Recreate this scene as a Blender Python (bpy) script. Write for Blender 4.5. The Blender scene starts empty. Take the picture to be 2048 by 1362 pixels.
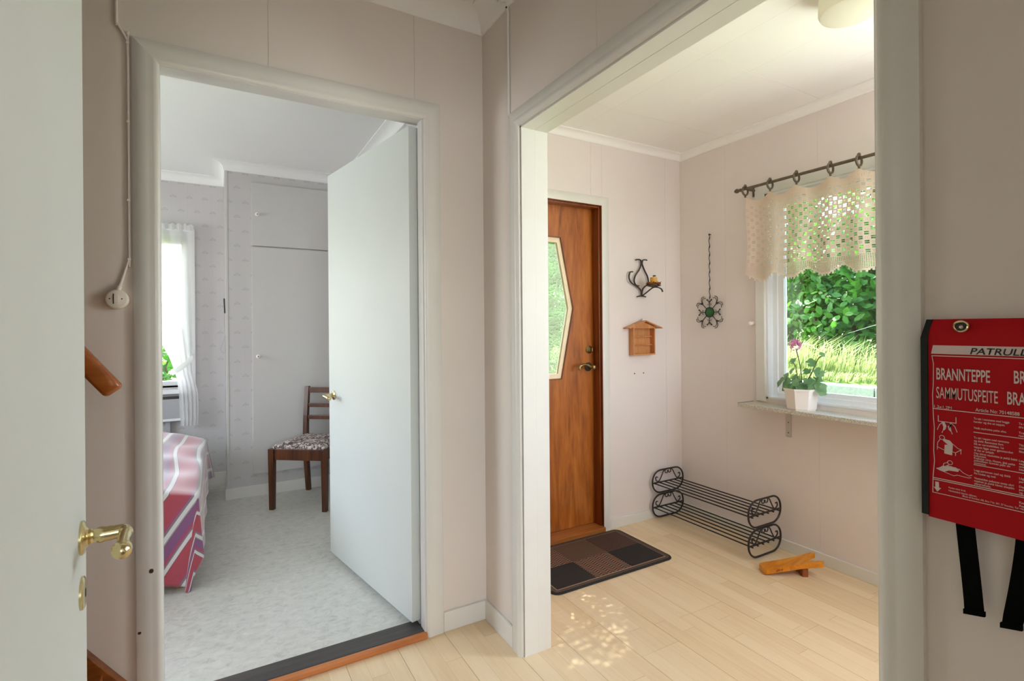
import bpy, bmesh, math, random
from mathutils import Vector, Matrix
R = math.radians
SC = bpy.context.scene
COL = SC.collection

# ------------------------------------------------------------------ camera
cam_d = bpy.data.cameras.new('camera')
cam_d.lens = 18.0; cam_d.sensor_width = 36.0; cam_d.clip_start = .02
cam_d.shift_y = -24 / 2048
cam = bpy.data.objects.new('camera', cam_d); COL.objects.link(cam)
cam.location = (0, 0, 1.22)
_yaw, _roll = R(29.72), -.0078
_f = Vector((math.sin(_yaw), math.cos(_yaw), 0)); _r0 = Vector((math.cos(_yaw), -math.sin(_yaw), 0)); _u0 = Vector((0, 0, 1))
_r = _r0 * math.cos(_roll) + _u0 * math.sin(_roll); _u = _u0 * math.cos(_roll) - _r0 * math.sin(_roll)
cam.rotation_euler = Matrix((_r, _u, -_f)).transposed().to_euler()
SC.camera = cam

# ------------------------------------------------------------------ light and exposure
W = bpy.data.worlds.new('sky'); SC.world = W; W.use_nodes = True
_nt = W.node_tree; _nt.nodes.clear()
_sky = _nt.nodes.new('ShaderNodeTexSky'); _sky.sky_type = 'NISHITA'; _sky.sun_disc = False
_sky.sun_elevation = R(50); _sky.sun_rotation = R(-15); _sky.air_density = 1.0; _sky.dust_density = 2.0
_bg = _nt.nodes.new('ShaderNodeBackground'); _bg.inputs[1].default_value = 1.45
_out = _nt.nodes.new('ShaderNodeOutputWorld')
_nt.links.new(_sky.outputs[0], _bg.inputs[0]); _nt.links.new(_bg.outputs[0], _out.inputs[0])

def light(name, kind, loc, direction, energy, color, size=None, size_y=None, angle=None):
    d = bpy.data.lights.new(name, kind); d.energy = energy; d.color = color
    if size: d.shape = 'RECTANGLE'; d.size = size; d.size_y = size_y
    if angle: d.angle = angle
    o = bpy.data.objects.new(name, d); COL.objects.link(o); o.location = loc
    o.rotation_euler = Vector(direction).to_track_quat('-Z', 'Y').to_euler()
    return o
light('sun', 'SUN', (0, 9, 12), (-.22, -.62, -1.0), 22.0, (1, .97, .92), angle=R(.6))
light('bedroom_window_daylight', 'AREA', (-2.56, 3.35, 1.45), (1, 0, 0), 37, (.97, .99, 1), 1.25, 1.15)
light('rear_added_fill', 'AREA', (-.25, -2.94, 1.5), (0, 1, 0), 58, (.97, .99, 1), 1.1, 1.2)  # added lamp behind the camera, lifts the hall through the doorway
light('garden_side_added_fill', 'AREA', (2.69, .51, 1.5), (-1, 0, 0), 19, (.98, .99, 1), .40, 1.1)  # added fill lamp, hidden past the opening jamb, brightens the entry
light('entry_added_fill', 'AREA', (2.36, .175, 1.5), (-.1, 1, 0), 6.5, (.96, .98, 1), .42, 1.1)  # second added entry fill, unseen at the front wall

vs = SC.view_settings
vs.view_transform = 'Standard'; vs.look = 'None'; vs.exposure = 0.0; vs.gamma = 1.0; vs.use_curve_mapping = False
SC.cycles.max_bounces = 14; SC.cycles.diffuse_bounces = 8; SC.cycles.glossy_bounces = 5
SC.cycles.transparent_max_bounces = 24; SC.cycles.transmission_bounces = 8
SC.cycles.sample_clamp_indirect = 6.0
SC.cycles.caustics_reflective = False; SC.cycles.caustics_refractive = False

# ------------------------------------------------------------------ node helper
class Ex:
    """value expression made of Math nodes"""
    def __init__(s, nt, v): s.nt = nt; s.v = v
    def _op(s, op, *o):
        n = s.nt.nodes.new('ShaderNodeMath'); n.operation = op
        for i, a in enumerate((s,) + o):
            a = a.v if isinstance(a, Ex) else a
            if isinstance(a, (int, float)): n.inputs[i].default_value = a
            else: s.nt.links.new(a, n.inputs[i])
        return Ex(s.nt, n.outputs[0])
    def __add__(s, o): return s._op('ADD', o)
    def __sub__(s, o): return s._op('SUBTRACT', o)
    def __mul__(s, o): return s._op('MULTIPLY', o)
    def __truediv__(s, o): return s._op('DIVIDE', o)
    def frac(s): return s._op('FRACT')
    def floor(s): return s._op('FLOOR')
    def abs(s): return s._op('ABSOLUTE')
    def sqrt(s): return s._op('SQRT')
    def lt(s, o): return s._op('LESS_THAN', o)
    def gt(s, o): return s._op('GREATER_THAN', o)
    def min(s, o): return s._op('MINIMUM', o)
    def max(s, o): return s._op('MAXIMUM', o)
    def clamp(s): return s.max(0.0).min(1.0)
    def smooth(s, a, b): return ((s - a) / (b - a)).clamp()
    def pingpong(s, o): return s._op('PINGPONG', o)
    def mod(s, o): return s._op('FLOORED_MODULO', o)

class Mat:
    def __init__(s, name, rough=.6, color=(.8, .8, .8), metal=0, spec=.5, coat=0):
        s.m = bpy.data.materials.new(name); s.m.use_nodes = True; s.nt = s.m.node_tree
        s.b = s.nt.nodes['Principled BSDF']
        s.b.inputs['Base Color'].default_value = (*color, 1); s.b.inputs['Roughness'].default_value = rough
        s.b.inputs['Metallic'].default_value = metal; s.b.inputs['Specular IOR Level'].default_value = spec
        if coat: s.b.inputs['Coat Weight'].default_value = coat; s.b.inputs['Coat Roughness'].default_value = .15
    def node(s, t): return s.nt.nodes.new(t)
    def link(s, a, b): s.nt.links.new(a, b)
    def pos(s):
        g = s.node('ShaderNodeNewGeometry'); return g.outputs['Position']
    def objc(s): return s.node('ShaderNodeTexCoord').outputs['Object']
    def uv(s): return s.node('ShaderNodeTexCoord').outputs['UV']
    def xyz(s, vec):
        n = s.node('ShaderNodeSeparateXYZ'); s.link(vec, n.inputs[0]); return [Ex(s.nt, o) for o in n.outputs]
    def comb(s, x, y, z):
        n = s.node('ShaderNodeCombineXYZ')
        for i, a in enumerate((x, y, z)):
            if isinstance(a, Ex): s.link(a.v, n.inputs[i])
            else: n.inputs[i].default_value = a
        return n.outputs[0]
    def scaled(s, vec, sc):
        n = s.node('ShaderNodeMapping'); s.link(vec, n.inputs[0]); n.inputs['Scale'].default_value = sc; return n.outputs[0]
    def noise(s, vec, scale, detail=3, rough=.55, dist=0):
        n = s.node('ShaderNodeTexNoise'); s.link(vec, n.inputs['Vector']); n.inputs['Scale'].default_value = scale
        n.inputs['Detail'].default_value = detail; n.inputs['Roughness'].default_value = rough; n.inputs['Distortion'].default_value = dist
        return Ex(s.nt, n.outputs[0])
    def ramp(s, fac, stops, interp='LINEAR'):
        n = s.node('ShaderNodeValToRGB'); s.link(fac.v, n.inputs[0]); e = n.color_ramp; e.interpolation = interp
        while len(e.elements) < len(stops): e.elements.new(.5)
        for el, (p, c) in zip(e.elements, stops): el.position = p; el.color = (*c, 1)
        return n.outputs[0]
    def mix(s, fac, a, b, mode='MIX'):
        n = s.node('ShaderNodeMix'); n.data_type = 'RGBA'; n.blend_type = mode
        for i, v in ((0, fac), (6, a), (7, b)):
            if isinstance(v, Ex): s.link(v.v, n.inputs[i])
            elif isinstance(v, (int, float)): n.inputs[i].default_value = v
            elif isinstance(v, tuple): n.inputs[i].default_value = (*v, 1)
            else: s.link(v, n.inputs[i])
        return n.outputs[2]
    def color(s, out): s.link(out, s.b.inputs['Base Color']); return s
    def bump(s, h, strength=.2, dist=.002):
        n = s.node('ShaderNodeBump'); n.inputs['Strength'].default_value = strength; n.inputs['Distance'].default_value = dist
        s.link(h.v, n.inputs['Height']); s.link(n.outputs[0], s.b.inputs['Normal']); return s
    def rough(s, ex): s.link(ex.v, s.b.inputs['Roughness']); return s
    def surface(s, sh):
        s.link(sh, s.nt.nodes['Material Output'].inputs['Surface'])

def lin(r, g, b):
    f = lambda c: (c / 255 / 12.92) if c <= 10 else ((c / 255 + .055) / 1.055) ** 2.4
    return (f(r), f(g), f(b))

MT = {}
def paint(name, c, rough=.45, var=.04, bump=.08, scale=6, dirt=None):
    m = Mat(name, rough, c); p = m.pos()
    n = m.noise(p, scale, 4)
    lo = tuple(v * (1 - var) for v in c); hi = tuple(min(1, v * (1 + var)) for v in c)
    col = m.ramp(n, [(.3, lo), (.7, hi)])
    if dirt:
        d = m.noise(p, dirt[1], 5, .7); x, y, z = m.xyz(p)
        mask = d.smooth(dirt[2], dirt[2] + .03) * (z.smooth(.5, .02)) if dirt[3] else d.smooth(dirt[2], dirt[2] + .03)
        col = m.mix(mask, col, dirt[0])
    m.color(col); m.bump(m.noise(p, 160, 2), bump, .001); MT[name] = m.m; return m.m
paint('wall_paint', lin(223, 214, 206), .62, .03, .10, 1.6)
paint('wall_paint_entry', lin(230, 221, 217), .62, .025, .10, 1.6)
paint('trim_white', lin(226, 225, 219), .32, .02, .10, 5, (lin(70, 55, 48), 26, .72, True))
paint('door_white', lin(213, 218, 214), .48, .015, .07, 3)
MT['door_white'].node_tree.nodes['Principled BSDF'].inputs['Specular IOR Level'].default_value = .22
paint('door_white_worn', lin(216, 214, 210), .35, .03, .1, 5, (lin(70, 58, 52), 30, .68, True))
paint('ceiling_white', lin(244, 242, 238), .6, .015, .12, 2)
paint('ceiling_panel', lin(243, 242, 236), .5, .012, .1, 3)
paint('bedroom_ceiling', lin(240, 242, 240), .6, .012, .08, 2)
paint('wardrobe_white', lin(202, 200, 197), .38, .015, .06, 3)
paint('window_white', lin(236, 238, 240), .3, .012, .05, 4)
paint('switch_white', lin(228, 220, 208), .35, .01, .02)
paint('plaster_outside', lin(214, 204, 190), .8, .06, .3, 8)
paint('ceramic_white', lin(238, 232, 226), .22, .01, .02)
paint('black_iron', lin(38, 34, 33), .45, .15, .15, 40)
paint('dark_iron', lin(52, 48, 44), .5, .2, .25, 60)
paint('antique_iron', lin(96, 84, 66), .35, .2, .2, 60)
paint('black_webbing', lin(5, 5, 5), .95, .3, .6, 200)
MT['black_webbing'].node_tree.nodes['Principled BSDF'].inputs['Specular IOR Level'].default_value = .1
paint('black_trim', lin(13, 18, 15), .8, .3, .5, 150)
paint('print_white', lin(214, 196, 190), .6, .02, .02)
paint('print_black', lin(20, 18, 16), .6, .02, .02)
paint('candle_wax', lin(214, 162, 62), .4, .1, .1, 30)
paint('dried_berry', lin(118, 62, 30), .55, .3, .2, 50)
paint('black_plastic', lin(26, 26, 27), .35, .1, .05)
paint('heater_grey', lin(172, 173, 176), .35, .02, .05)
paint('pink_petal', lin(232, 170, 206), .5, .12, .05, 60)
paint('stem_green', lin(120, 122, 74), .5, .1, .05, 30)
paint('soil', lin(58, 44, 34), .95, .3, .6, 60)
paint('bead_cream', lin(244, 226, 190), .4, .04, .1, 20)
paint('grey_paint', lin(196, 192, 182), .4, .04, .05, 20)
paint('felt_pad', lin(40, 36, 32), .9, .1, .2)
paint('chipped_paint', lin(62, 40, 28), .8, .2, .2, 60)

def metal(name, c, rough):
    m = Mat(name, rough, c, 1); n = m.noise(m.pos(), 40, 3); m.rough(n * .18 + (rough - .08)); MT[name] = m.m
metal('brass', lin(214, 198, 150), .2); metal('aged_brass', lin(150, 130, 88), .32); metal('steel', lin(176, 174, 168), .35)

def wood(name, dark, mid, light_, axis='z', rough=.35, scale=14, coat=0, stretch=.06):
    m = Mat(name, rough, mid, coat=coat); p = m.objc() if axis[0] == 'o' else m.pos(); a = axis[-1]
    sc = [scale] * 3; sc['xyz'.index(a)] = scale * stretch
    v = m.scaled(p, tuple(sc)); n1 = m.noise(v, 1.0, 5, .6, 1.6); n2 = m.noise(m.scaled(p, tuple(q * 7 for q in sc)), 1.0, 3)
    f = n1 * .72 + n2 * .28
    m.color(m.ramp(f, [(.28, dark), (.5, mid), (.72, light_)])); m.bump(n2, .12, .001); MT[name] = m.m
wood('door_wood', lin(110, 54, 16), lin(170, 96, 34), lin(198, 124, 52), 'z', .3, 11, .25, .12)
wood('door_frame_wood', lin(80, 32, 8), lin(122, 58, 16), lin(150, 80, 28), 'z', .3, 14, .2)
wood('sill_wood', lin(96, 48, 16), lin(158, 92, 40), lin(184, 118, 60), 'x', .35, 14)
wood('stair_wood', lin(86, 42, 12), lin(136, 76, 26), lin(164, 100, 42), 'x', .35, 10)
wood('rail_wood', lin(112, 56, 18), lin(160, 86, 32), lin(176, 104, 44), 'x', .25, 12, .3)
wood('threshold_wood', lin(150, 84, 38), lin(190, 116, 62), lin(206, 136, 82), 'x', .4, 12)
wood('threshold_dark', lin(46, 42, 42), lin(66, 61, 60), lin(84, 78, 76), 'x', .5, 16)
wood('chair_wood', lin(44, 22, 10), lin(82, 46, 22), lin(110, 66, 34), 'z', .35, 22, .1)
wood('honey_wood', lin(188, 104, 14), lin(222, 140, 30), lin(236, 162, 54), 'ox', .35, 16, .15)
wood('red_wood', lin(112, 56, 22), lin(146, 80, 34), lin(160, 96, 48), 'oz', .4, 20)
wood('shelf_wood', lin(160, 96, 48), lin(198, 134, 80), lin(216, 158, 104), 'z', .45, 20)
wood('bed_wood', lin(150, 100, 50), lin(186, 136, 82), lin(204, 158, 106), 'z', .4, 16)

def m_plank():
    m = Mat('laminate_plank', .36, (.7, .5, .3)); x, y, z = m.xyz(m.pos())
    oi = m.node('ShaderNodeObjectInfo'); rnd = Ex(m.nt, oi.outputs['Random'])
    strip = ((x - .006) / .064).floor()
    wn = m.node('ShaderNodeTexWhiteNoise'); wn.noise_dimensions = '1D'; m.link((strip * 1.37).v, wn.inputs['W'])
    seg = (y / .66 + Ex(m.nt, wn.outputs[0]) * 7.0)
    wn2 = m.node('ShaderNodeTexWhiteNoise'); wn2.noise_dimensions = '2D'; m.link(m.comb(strip, seg.floor(), 0.0), wn2.inputs['Vector'])
    tone = Ex(m.nt, wn2.outputs[0])
    g = m.noise(m.comb(x * 60 + tone * 40, y * 3.2, tone * 9), 1.0, 4, .6, .8)
    f = tone * .26 + g * .44 + rnd * .07 + .11
    col = m.ramp(f, [(.15, lin(212, 184, 144)), (.5, lin(230, 206, 168)), (.85, lin(240, 221, 190))])
    e = ((x - .006) / .064).frac(); edge = e.lt(.022).max(seg.frac().lt(.004))
    col = m.mix(edge * .32, col, lin(168, 128, 86)); m.color(col); m.bump(g, .05, .0008); MT['plank'] = m.m
m_plank()

def m_lino():
    m = Mat('linoleum', .42, (.6, .6, .6)); p = m.pos(); x, y, z = m.xyz(p)
    a = m.noise(m.scaled(p, (24, 34, 1)), 1.0, 6, .72, .8); b = m.noise(p, 2.2, 3)
    f = a * .8 + b * .2
    m.color(m.ramp(f, [(.30, lin(182, 183, 178)), (.48, lin(212, 212, 207)), (.7, lin(228, 228, 223))])); MT['lino'] = m.m
m_lino()

def m_wallpaper(name, axis):
    m = Mat(name, .7, (.6, .6, .6)); x, y, z = m.xyz(m.pos()); u = x if axis == 'x' else y
    row = (z / .105).floor(); uu = (u + row * .052) / .105
    lu = (uu.frac() - .5) * .105; lz = ((z / .105).frac() - .5) * .105
    def seg(ax, az, bx, bz, w):
        dx, dz = bx - ax, bz - az; L = dx * dx + dz * dz
        t = (((lu - ax) * dx + (lz - az) * dz) / L).clamp()
        ex = lu - ax - t * dx; ez = lz - az - t * dz
        return (ex * ex + ez * ez).sqrt().lt(w)
    mk = seg(-.020, -.004, -.004, .008, .0016).max(seg(.020, -.004, .004, .008, .0016)).max(seg(0, -.010, 0, .012, .0014)).max(seg(-.018, -.008, -.006, -.004, .0022)).max(seg(.018, -.008, .006, -.004, .0022))
    nz = m.noise(m.pos(), 260, 2)
    base = m.ramp(m.noise(m.pos(), 1.2, 2), [(.3, lin(196, 193, 193)), (.7, lin(204, 202, 201))])
    st = (u / .0525).frac().lt(.07)
    base = m.mix(st * .12, base, lin(176, 174, 176))
    m.color(m.mix(mk * (nz * .6 + .12), base, lin(140, 134, 136))); MT[name] = m.m
m_wallpaper('wallpaper_x', 'x'); m_wallpaper('wallpaper_y', 'y')

def m_glass(name, tint=(.97, .99, .98), gl=.06):
    m = Mat(name); t = m.node('ShaderNodeBsdfTransparent'); t.inputs[0].default_value = (*tint, 1)
    g = m.node('ShaderNodeBsdfGlossy'); g.inputs['Roughness'].default_value = .02
    fr = m.node('ShaderNodeFresnel'); fr.inputs[0].default_value = 1.45
    mx = m.node('ShaderNodeMixShader'); m.link(fr.outputs[0], mx.inputs[0]); m.link(t.outputs[0], mx.inputs[1]); m.link(g.outputs[0], mx.inputs[2])
    m.surface(mx.outputs[0]); MT[name] = m.m
m_glass('window_glass')

def m_textured_glass():
    m = Mat('textured_glass'); p = m.pos()
    n = m.noise(m.scaled(p, (1, 1, 1.5)), 46, 2, .5, .6)
    t = m.node('ShaderNodeBsdfTransparent'); t.inputs[0].default_value = (.95, .97, .92, 1)
    tr = m.node('ShaderNodeBsdfTranslucent'); tr.inputs[0].default_value = (.93, .98, .86, 1)
    rf = m.node('ShaderNodeBsdfRefraction'); rf.inputs['Roughness'].default_value = .06; rf.inputs['IOR'].default_value = 1.12
    rf.inputs[0].default_value = (.97, 1, .93, 1)
    b = m.node('ShaderNodeBump'); b.inputs['Strength'].default_value = .5; b.inputs['Distance'].default_value = .006; m.link(n.v, b.inputs['Height']); m.link(b.outputs[0], rf.inputs['Normal'])
    a = m.node('ShaderNodeMixShader'); a.inputs[0].default_value = .08; m.link(rf.outputs[0], a.inputs[1]); m.link(tr.outputs[0], a.inputs[2])
    mx = m.node('ShaderNodeMixShader'); m.link((n.smooth(.57, .63) * .6).v, mx.inputs[0]); m.link(a.outputs[0], mx.inputs[1]); m.link(t.outputs[0], mx.inputs[2])
    m.surface(mx.outputs[0]); MT['textured_glass'] = m.m
m_textured_glass()

def m_fabric(name, c, trans=.5, rough=.9):
    m = Mat(name, rough, c); d = m.node('ShaderNodeBsdfDiffuse'); d.inputs[0].default_value = (*c, 1)
    t = m.node('ShaderNodeBsdfTranslucent'); t.inputs[0].default_value = (*c, 1)
    mx = m.node('ShaderNodeMixShader'); mx.inputs[0].default_value = trans
    m.link(d.outputs[0], mx.inputs[1]); m.link(t.outputs[0], mx.inputs[2]); m.surface(mx.outputs[0]); MT[name] = m.m
m_fabric('crochet_thread', lin(246, 234, 222), .5)
m_fabric('lamp_glass', lin(240, 238, 226), .45)

def m_sheer():
    m = Mat('sheer_cloth'); c = (.93, .93, .92, 1)
    d = m.node('ShaderNodeBsdfDiffuse'); d.inputs[0].default_value = c
    t = m.node('ShaderNodeBsdfTranslucent'); t.inputs[0].default_value = c
    tp = m.node('ShaderNodeBsdfTransparent')
    a = m.node('ShaderNodeMixShader'); a.inputs[0].default_value = .75; m.link(d.outputs[0], a.inputs[1]); m.link(t.outputs[0], a.inputs[2])
    b = m.node('ShaderNodeMixShader'); b.inputs[0].default_value = .12; m.link(a.outputs[0], b.inputs[1]); m.link(tp.outputs[0], b.inputs[2])
    m.surface(b.outputs[0]); MT['sheer_cloth'] = m.m
m_sheer()

def m_leaf(name, lo, hi, trans=.45):
    m = Mat(name, .45); p = m.pos(); n = m.noise(p, 5.5, 4, .6)
    col = m.ramp(n, [(.3, lo), (.7, hi)])
    m.color(col); t = m.node('ShaderNodeBsdfTranslucent'); m.link(m.mix(.5, col, hi), t.inputs[0])
    mx = m.node('ShaderNodeMixShader'); mx.inputs[0].default_value = trans
    m.link(m.b.outputs[0], mx.inputs[1]); m.link(t.outputs[0], mx.inputs[2]); m.surface(mx.outputs[0]); MT[name] = m.m
m_leaf('hedge_leaf', lin(38, 92, 30), lin(96, 160, 52)); m_leaf('tree_leaf', lin(60, 120, 40), lin(140, 190, 80))
m_leaf('grass_blade', lin(88, 132, 52), lin(206, 212, 150), .4); m_leaf('plant_leaf', lin(84, 132, 84), lin(150, 188, 138), .3)
paint('lawn', lin(128, 158, 74), .9, .3, .4, 14); paint('bark', lin(92, 76, 62), .9, .3, .5, 30)
paint('granite', lin(150, 150, 154), .8, .16, .6, 45); paint('gravel', lin(150, 146, 138), .9, .2, .7, 60)

def m_bedspread():
    m = Mat('striped_bedspread', .55, (.5, .1, .1)); u, v, w = m.xyz(m.uv())
    f = (u / .21).frac()
    red = lin(176, 30, 52); pur = lin(126, 62, 118); mag = lin(170, 36, 86); wh = lin(226, 224, 222); gr = lin(122, 108, 116); dk = lin(70, 30, 48)
    st = [(0, red), (.36, mag), (.42, gr), (.47, wh), (.565, dk), (.575, wh), (.585, dk), (.595, pur), (.80, mag), (.86, gr), (.90, wh), (.985, dk)]
    col = m.ramp(f, st, 'CONSTANT')
    wv = m.noise(m.comb(u * 300, v * 900, 0.0), 1.0, 2)
    m.color(m.mix(wv * .22, col, lin(200, 180, 200))); m.bump(wv, .2, .001)
    m.b.inputs['Sheen Weight'].default_value = 1.0; m.b.inputs['Sheen Roughness'].default_value = .4
    MT['striped_bedspread'] = m.m
m_bedspread()

def m_seat():
    m = Mat('floral_seat', .85); p = m.pos(); a = m.noise(p, 34, 4, .6, 1.5); b = m.noise(p, 70, 3, .6, 1.0)
    c = m.ramp(a, [(.42, lin(58, 50, 50)), (.5, lin(150, 132, 128)), (.56, lin(214, 202, 196))])
    m.color(m.mix(b.smooth(.5, .6) * .6, c, lin(92, 80, 74))); MT['floral_seat'] = m.m
m_seat()

def m_speckle():
    m = Mat('speckled_laminate', .35); p = m.pos(); a = m.noise(p, 240, 2, .7)
    m.color(m.ramp(a, [(.4, lin(168, 162, 148)), (.55, lin(214, 208, 192)), (.7, lin(228, 224, 212))])); MT['speckled_laminate'] = m.m
m_speckle()

def m_red():
    m = Mat('red_vinyl', .6, lin(176, 4, 20), spec=.2); n = m.noise(m.pos(), 26, 3); m.bump(n, .25, .004); MT['red_vinyl'] = m.m
m_red()
def m_green():
    m = Mat('green_glass', .2, lin(22, 92, 34)); n = m.noise(m.pos(), 60, 3); m.bump(n, .4, .002); MT['green_glass'] = m.m
m_green()

def m_mat(name, mode):
    m = Mat(name, .95); x, y, z = m.xyz(m.pos()); dk = lin(44, 38, 36); br = lin(150, 112, 88); mr = lin(88, 60, 50)
    if mode == 'lines': f = (y / .0125).frac().lt(.5); col = m.mix(f, lin(38, 29, 27), lin(96, 66, 52))
    elif mode == 'grid': f = (y / .009).frac().lt(.55) * (x / .006).frac().gt(.15); col = m.mix(f, lin(52, 40, 34), lin(122, 90, 70))
    elif mode == 'zigzag': f = ((y + (x / .024).pingpong(1.0) * .010) / .0155).frac().lt(.52); col = m.mix(f, lin(50, 38, 34), lin(140, 104, 82))
    elif mode == 'dark': f = (x / .006).frac().lt(.5) * (y / .006).frac().lt(.5); col = m.mix(f, lin(28, 25, 25), lin(58, 50, 46))
    else: f = ((x + y) / .014).frac().lt(.45); col = m.mix(f, dk, lin(110, 92, 76))
    m.color(col); m.bump(f, .5, .002); MT[name] = m.m
for k in ('lines', 'grid', 'zigzag', 'dark', 'border'): m_mat('mat_' + k, k)
paint('mat_rubber', lin(36, 32, 31), .9, .2, .5, 90); paint('mat_cord', lin(176, 138, 112), .9, .1, .3, 90)

# ------------------------------------------------------------------ mesh helper
class MB:
    def __init__(s): s.bm = bmesh.new()
    def poly(s, pts):
        return s.bm.faces.new([s.bm.verts.new(p) for p in pts])
    def box(s, lo, hi, bev=0):
        x0, y0, z0 = lo; x1, y1, z1 = hi
        v = [s.bm.verts.new(p) for p in ((x0, y0, z0), (x1, y0, z0), (x1, y1, z0), (x0, y1, z0), (x0, y0, z1), (x1, y0, z1), (x1, y1, z1), (x0, y1, z1))]
        fs = [s.bm.faces.new([v[i] for i in q]) for q in ((3, 2, 1, 0), (4, 5, 6, 7), (0, 1, 5, 4), (1, 2, 6, 5), (2, 3, 7, 6), (3, 0, 4, 7))]
        if bev:
            es = list({e for f in fs for e in f.edges})
            bmesh.ops.bevel(s.bm, geom=es, offset=bev, segments=2, profile=.6, affect='EDGES')
        return s
    def obox(s, o, ax, ay, az, bev=0):
        """box from corner o with edge vectors"""
        o, ax, ay, az = map(Vector, (o, ax, ay, az))
        v = [s.bm.verts.new(p) for p in (o, o + ax, o + ax + ay, o + ay, o + az, o + ax + az, o + ax + ay + az, o + ay + az)]
        fs = [s.bm.faces.new([v[i] for i in q]) for q in ((3, 2, 1, 0), (4, 5, 6, 7), (0, 1, 5, 4), (1, 2, 6, 5), (2, 3, 7, 6), (3, 0, 4, 7))]
        if bev:
            es = list({e for f in fs for e in f.edges})
            bmesh.ops.bevel(s.bm, geom=es, offset=bev, segments=2, profile=.6, affect='EDGES')
        return s
    def prism(s, pts, d, bev=0):
        """polygon pts extruded by vector d"""
        d = Vector(d); a = [s.bm.verts.new(p) for p in pts]; b = [s.bm.verts.new(Vector(p) + d) for p in pts]; n = len(a)
        fs = [s.bm.faces.new(list(reversed(a))), s.bm.faces.new(b)]
        for i in range(n): fs.append(s.bm.faces.new((a[i], a[(i + 1) % n], b[(i + 1) % n], b[i])))
        if bev:
            es = list({e for f in fs for e in f.edges})
            bmesh.ops.bevel(s.bm, geom=es, offset=bev, segments=2, profile=.6, affect='EDGES')
        return s
    def loft(s, rings, cap=True, closed=False):
        vs_ = [[s.bm.verts.new(p) for p in r] for r in rings]; n = len(vs_[0])
        rr = range(len(vs_) if closed else len(vs_) - 1)
        for k in rr:
            a, b = vs_[k], vs_[(k + 1) % len(vs_)]
            for i in range(n): s.bm.faces.new((a[i], a[(i + 1) % n], b[(i + 1) % n], b[i]))
        if cap and not closed: s.bm.faces.new(list(reversed(vs_[0]))); s.bm.faces.new(vs_[-1])
        return s
    def lathe(s, c, axis, prof, n=24):
        """prof: list of (distance along axis, radius)"""
        c, ax = Vector(c), Vector(axis).normalized(); u = ax.orthogonal().normalized(); w = ax.cross(u)
        return s.loft([[c + ax * h + (u * math.cos(2 * math.pi * i / n) + w * math.sin(2 * math.pi * i / n)) * max(r, 1e-5) for i in range(n)] for h, r in prof])
    def tube(s, pts, r, n=8, closed=False, up=None, flat=1.0):
        pts = [Vector(p) for p in pts]; m = len(pts); rings = []
        prev = None
        for k, p in enumerate(pts):
            a = pts[(k - 1) % m] if (closed or k > 0) else p; b = pts[(k + 1) % m] if (closed or k < m - 1) else p
            t = (b - a).normalized()
            if up is not None: u = (Vector(up) - t * Vector(up).dot(t)).normalized()
            elif prev is None: u = t.orthogonal().normalized()
            else: u = (prev - t * prev.dot(t)).normalized()
            prev = u; w = t.cross(u); rr = r[k] if isinstance(r, (list, tuple)) else r
            rings.append([p + (u * math.cos(2 * math.pi * i / n) + w * math.sin(2 * math.pi * i / n) * flat) * rr for i in range(n)])
        return s.loft(rings, True, closed)
    def sphere(s, c, r, n=10, m=7, sc=(1, 1, 1)):
        c = Vector(c)
        rings = []
        for j in range(1, m):
            th = math.pi * j / m
            rings.append([c + Vector((math.sin(th) * math.cos(2 * math.pi * i / n) * sc[0], math.sin(th) * math.sin(2 * math.pi * i / n) * sc[1], -math.cos(th) * sc[2])) * r for i in range(n)])
        return s.loft(rings)
    def build(s, name, mat, parent=None, smooth=False, flip=True):
        if flip: bmesh.ops.recalc_face_normals(s.bm, faces=s.bm.faces)
        me = bpy.data.meshes.new(name); s.bm.to_mesh(me); s.bm.free()
        return mesh_obj(name, me, mat, parent, smooth)

def mesh_obj(name, me, mat, parent=None, smooth=False):
    for m in (mat if isinstance(mat, (list, tuple)) else [mat]): me.materials.append(MT[m])
    if smooth:
        me.polygons.foreach_set('use_smooth', [True] * len(me.polygons))
        try: me.set_sharp_from_angle(angle=R(40))
        except Exception: pass
    o = bpy.data.objects.new(name, me); COL.objects.link(o)
    if parent is not None: o.parent = parent; o.matrix_parent_inverse = parent.matrix_world.inverted() if False else Matrix.Translation(-Vector(parent.location))
    return o
def tag(o, label, cat=None, group=None, kind=None):
    o['label'] = label
    if cat: o['category'] = cat
    if group: o['group'] = group
    if kind: o['kind'] = kind
    return o
def thing(name, loc, label, cat, group=None, kind=None):
    o = bpy.data.objects.new(name, None); COL.objects.link(o); o.location = loc; o.empty_display_size = .05
    return tag(o, label, cat, group, kind)
def pydata(name, v, f, mat, parent=None, smooth=False):
    me = bpy.data.meshes.new(name); me.from_pydata(v, [], f); me.update(); return mesh_obj(name, me, mat, parent, smooth)
def smoothpath(pts, n=6):
    """Catmull-Rom through pts"""
    P = [Vector(p) for p in pts]; out = []
    for i in range(len(P) - 1):
        a = P[max(i - 1, 0)]; b = P[i]; c = P[i + 1]; d = P[min(i + 2, len(P) - 1)]
        for k in range(n):
            t = k / n; out.append(.5 * ((2 * b) + (c - a) * t + (2 * a - 5 * b + 4 * c - d) * t * t + (3 * b - a - 3 * c + d) * t ** 3))
    out.append(P[-1]); return out
rng = random.Random(7)

# ------------------------------------------------------------------ dimensions
YA, XB, YE, XW = 1.94, .973, 2.41, 2.675          # hall back wall, hall right wall, entry back wall, entry window wall
HC, EC, BC = 2.53, 2.365, 2.43                    # ceiling heights: hall, entry, bedroom
BB, BR, BL = 4.69, .91, -2.6                      # bedroom back, right, left

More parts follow.
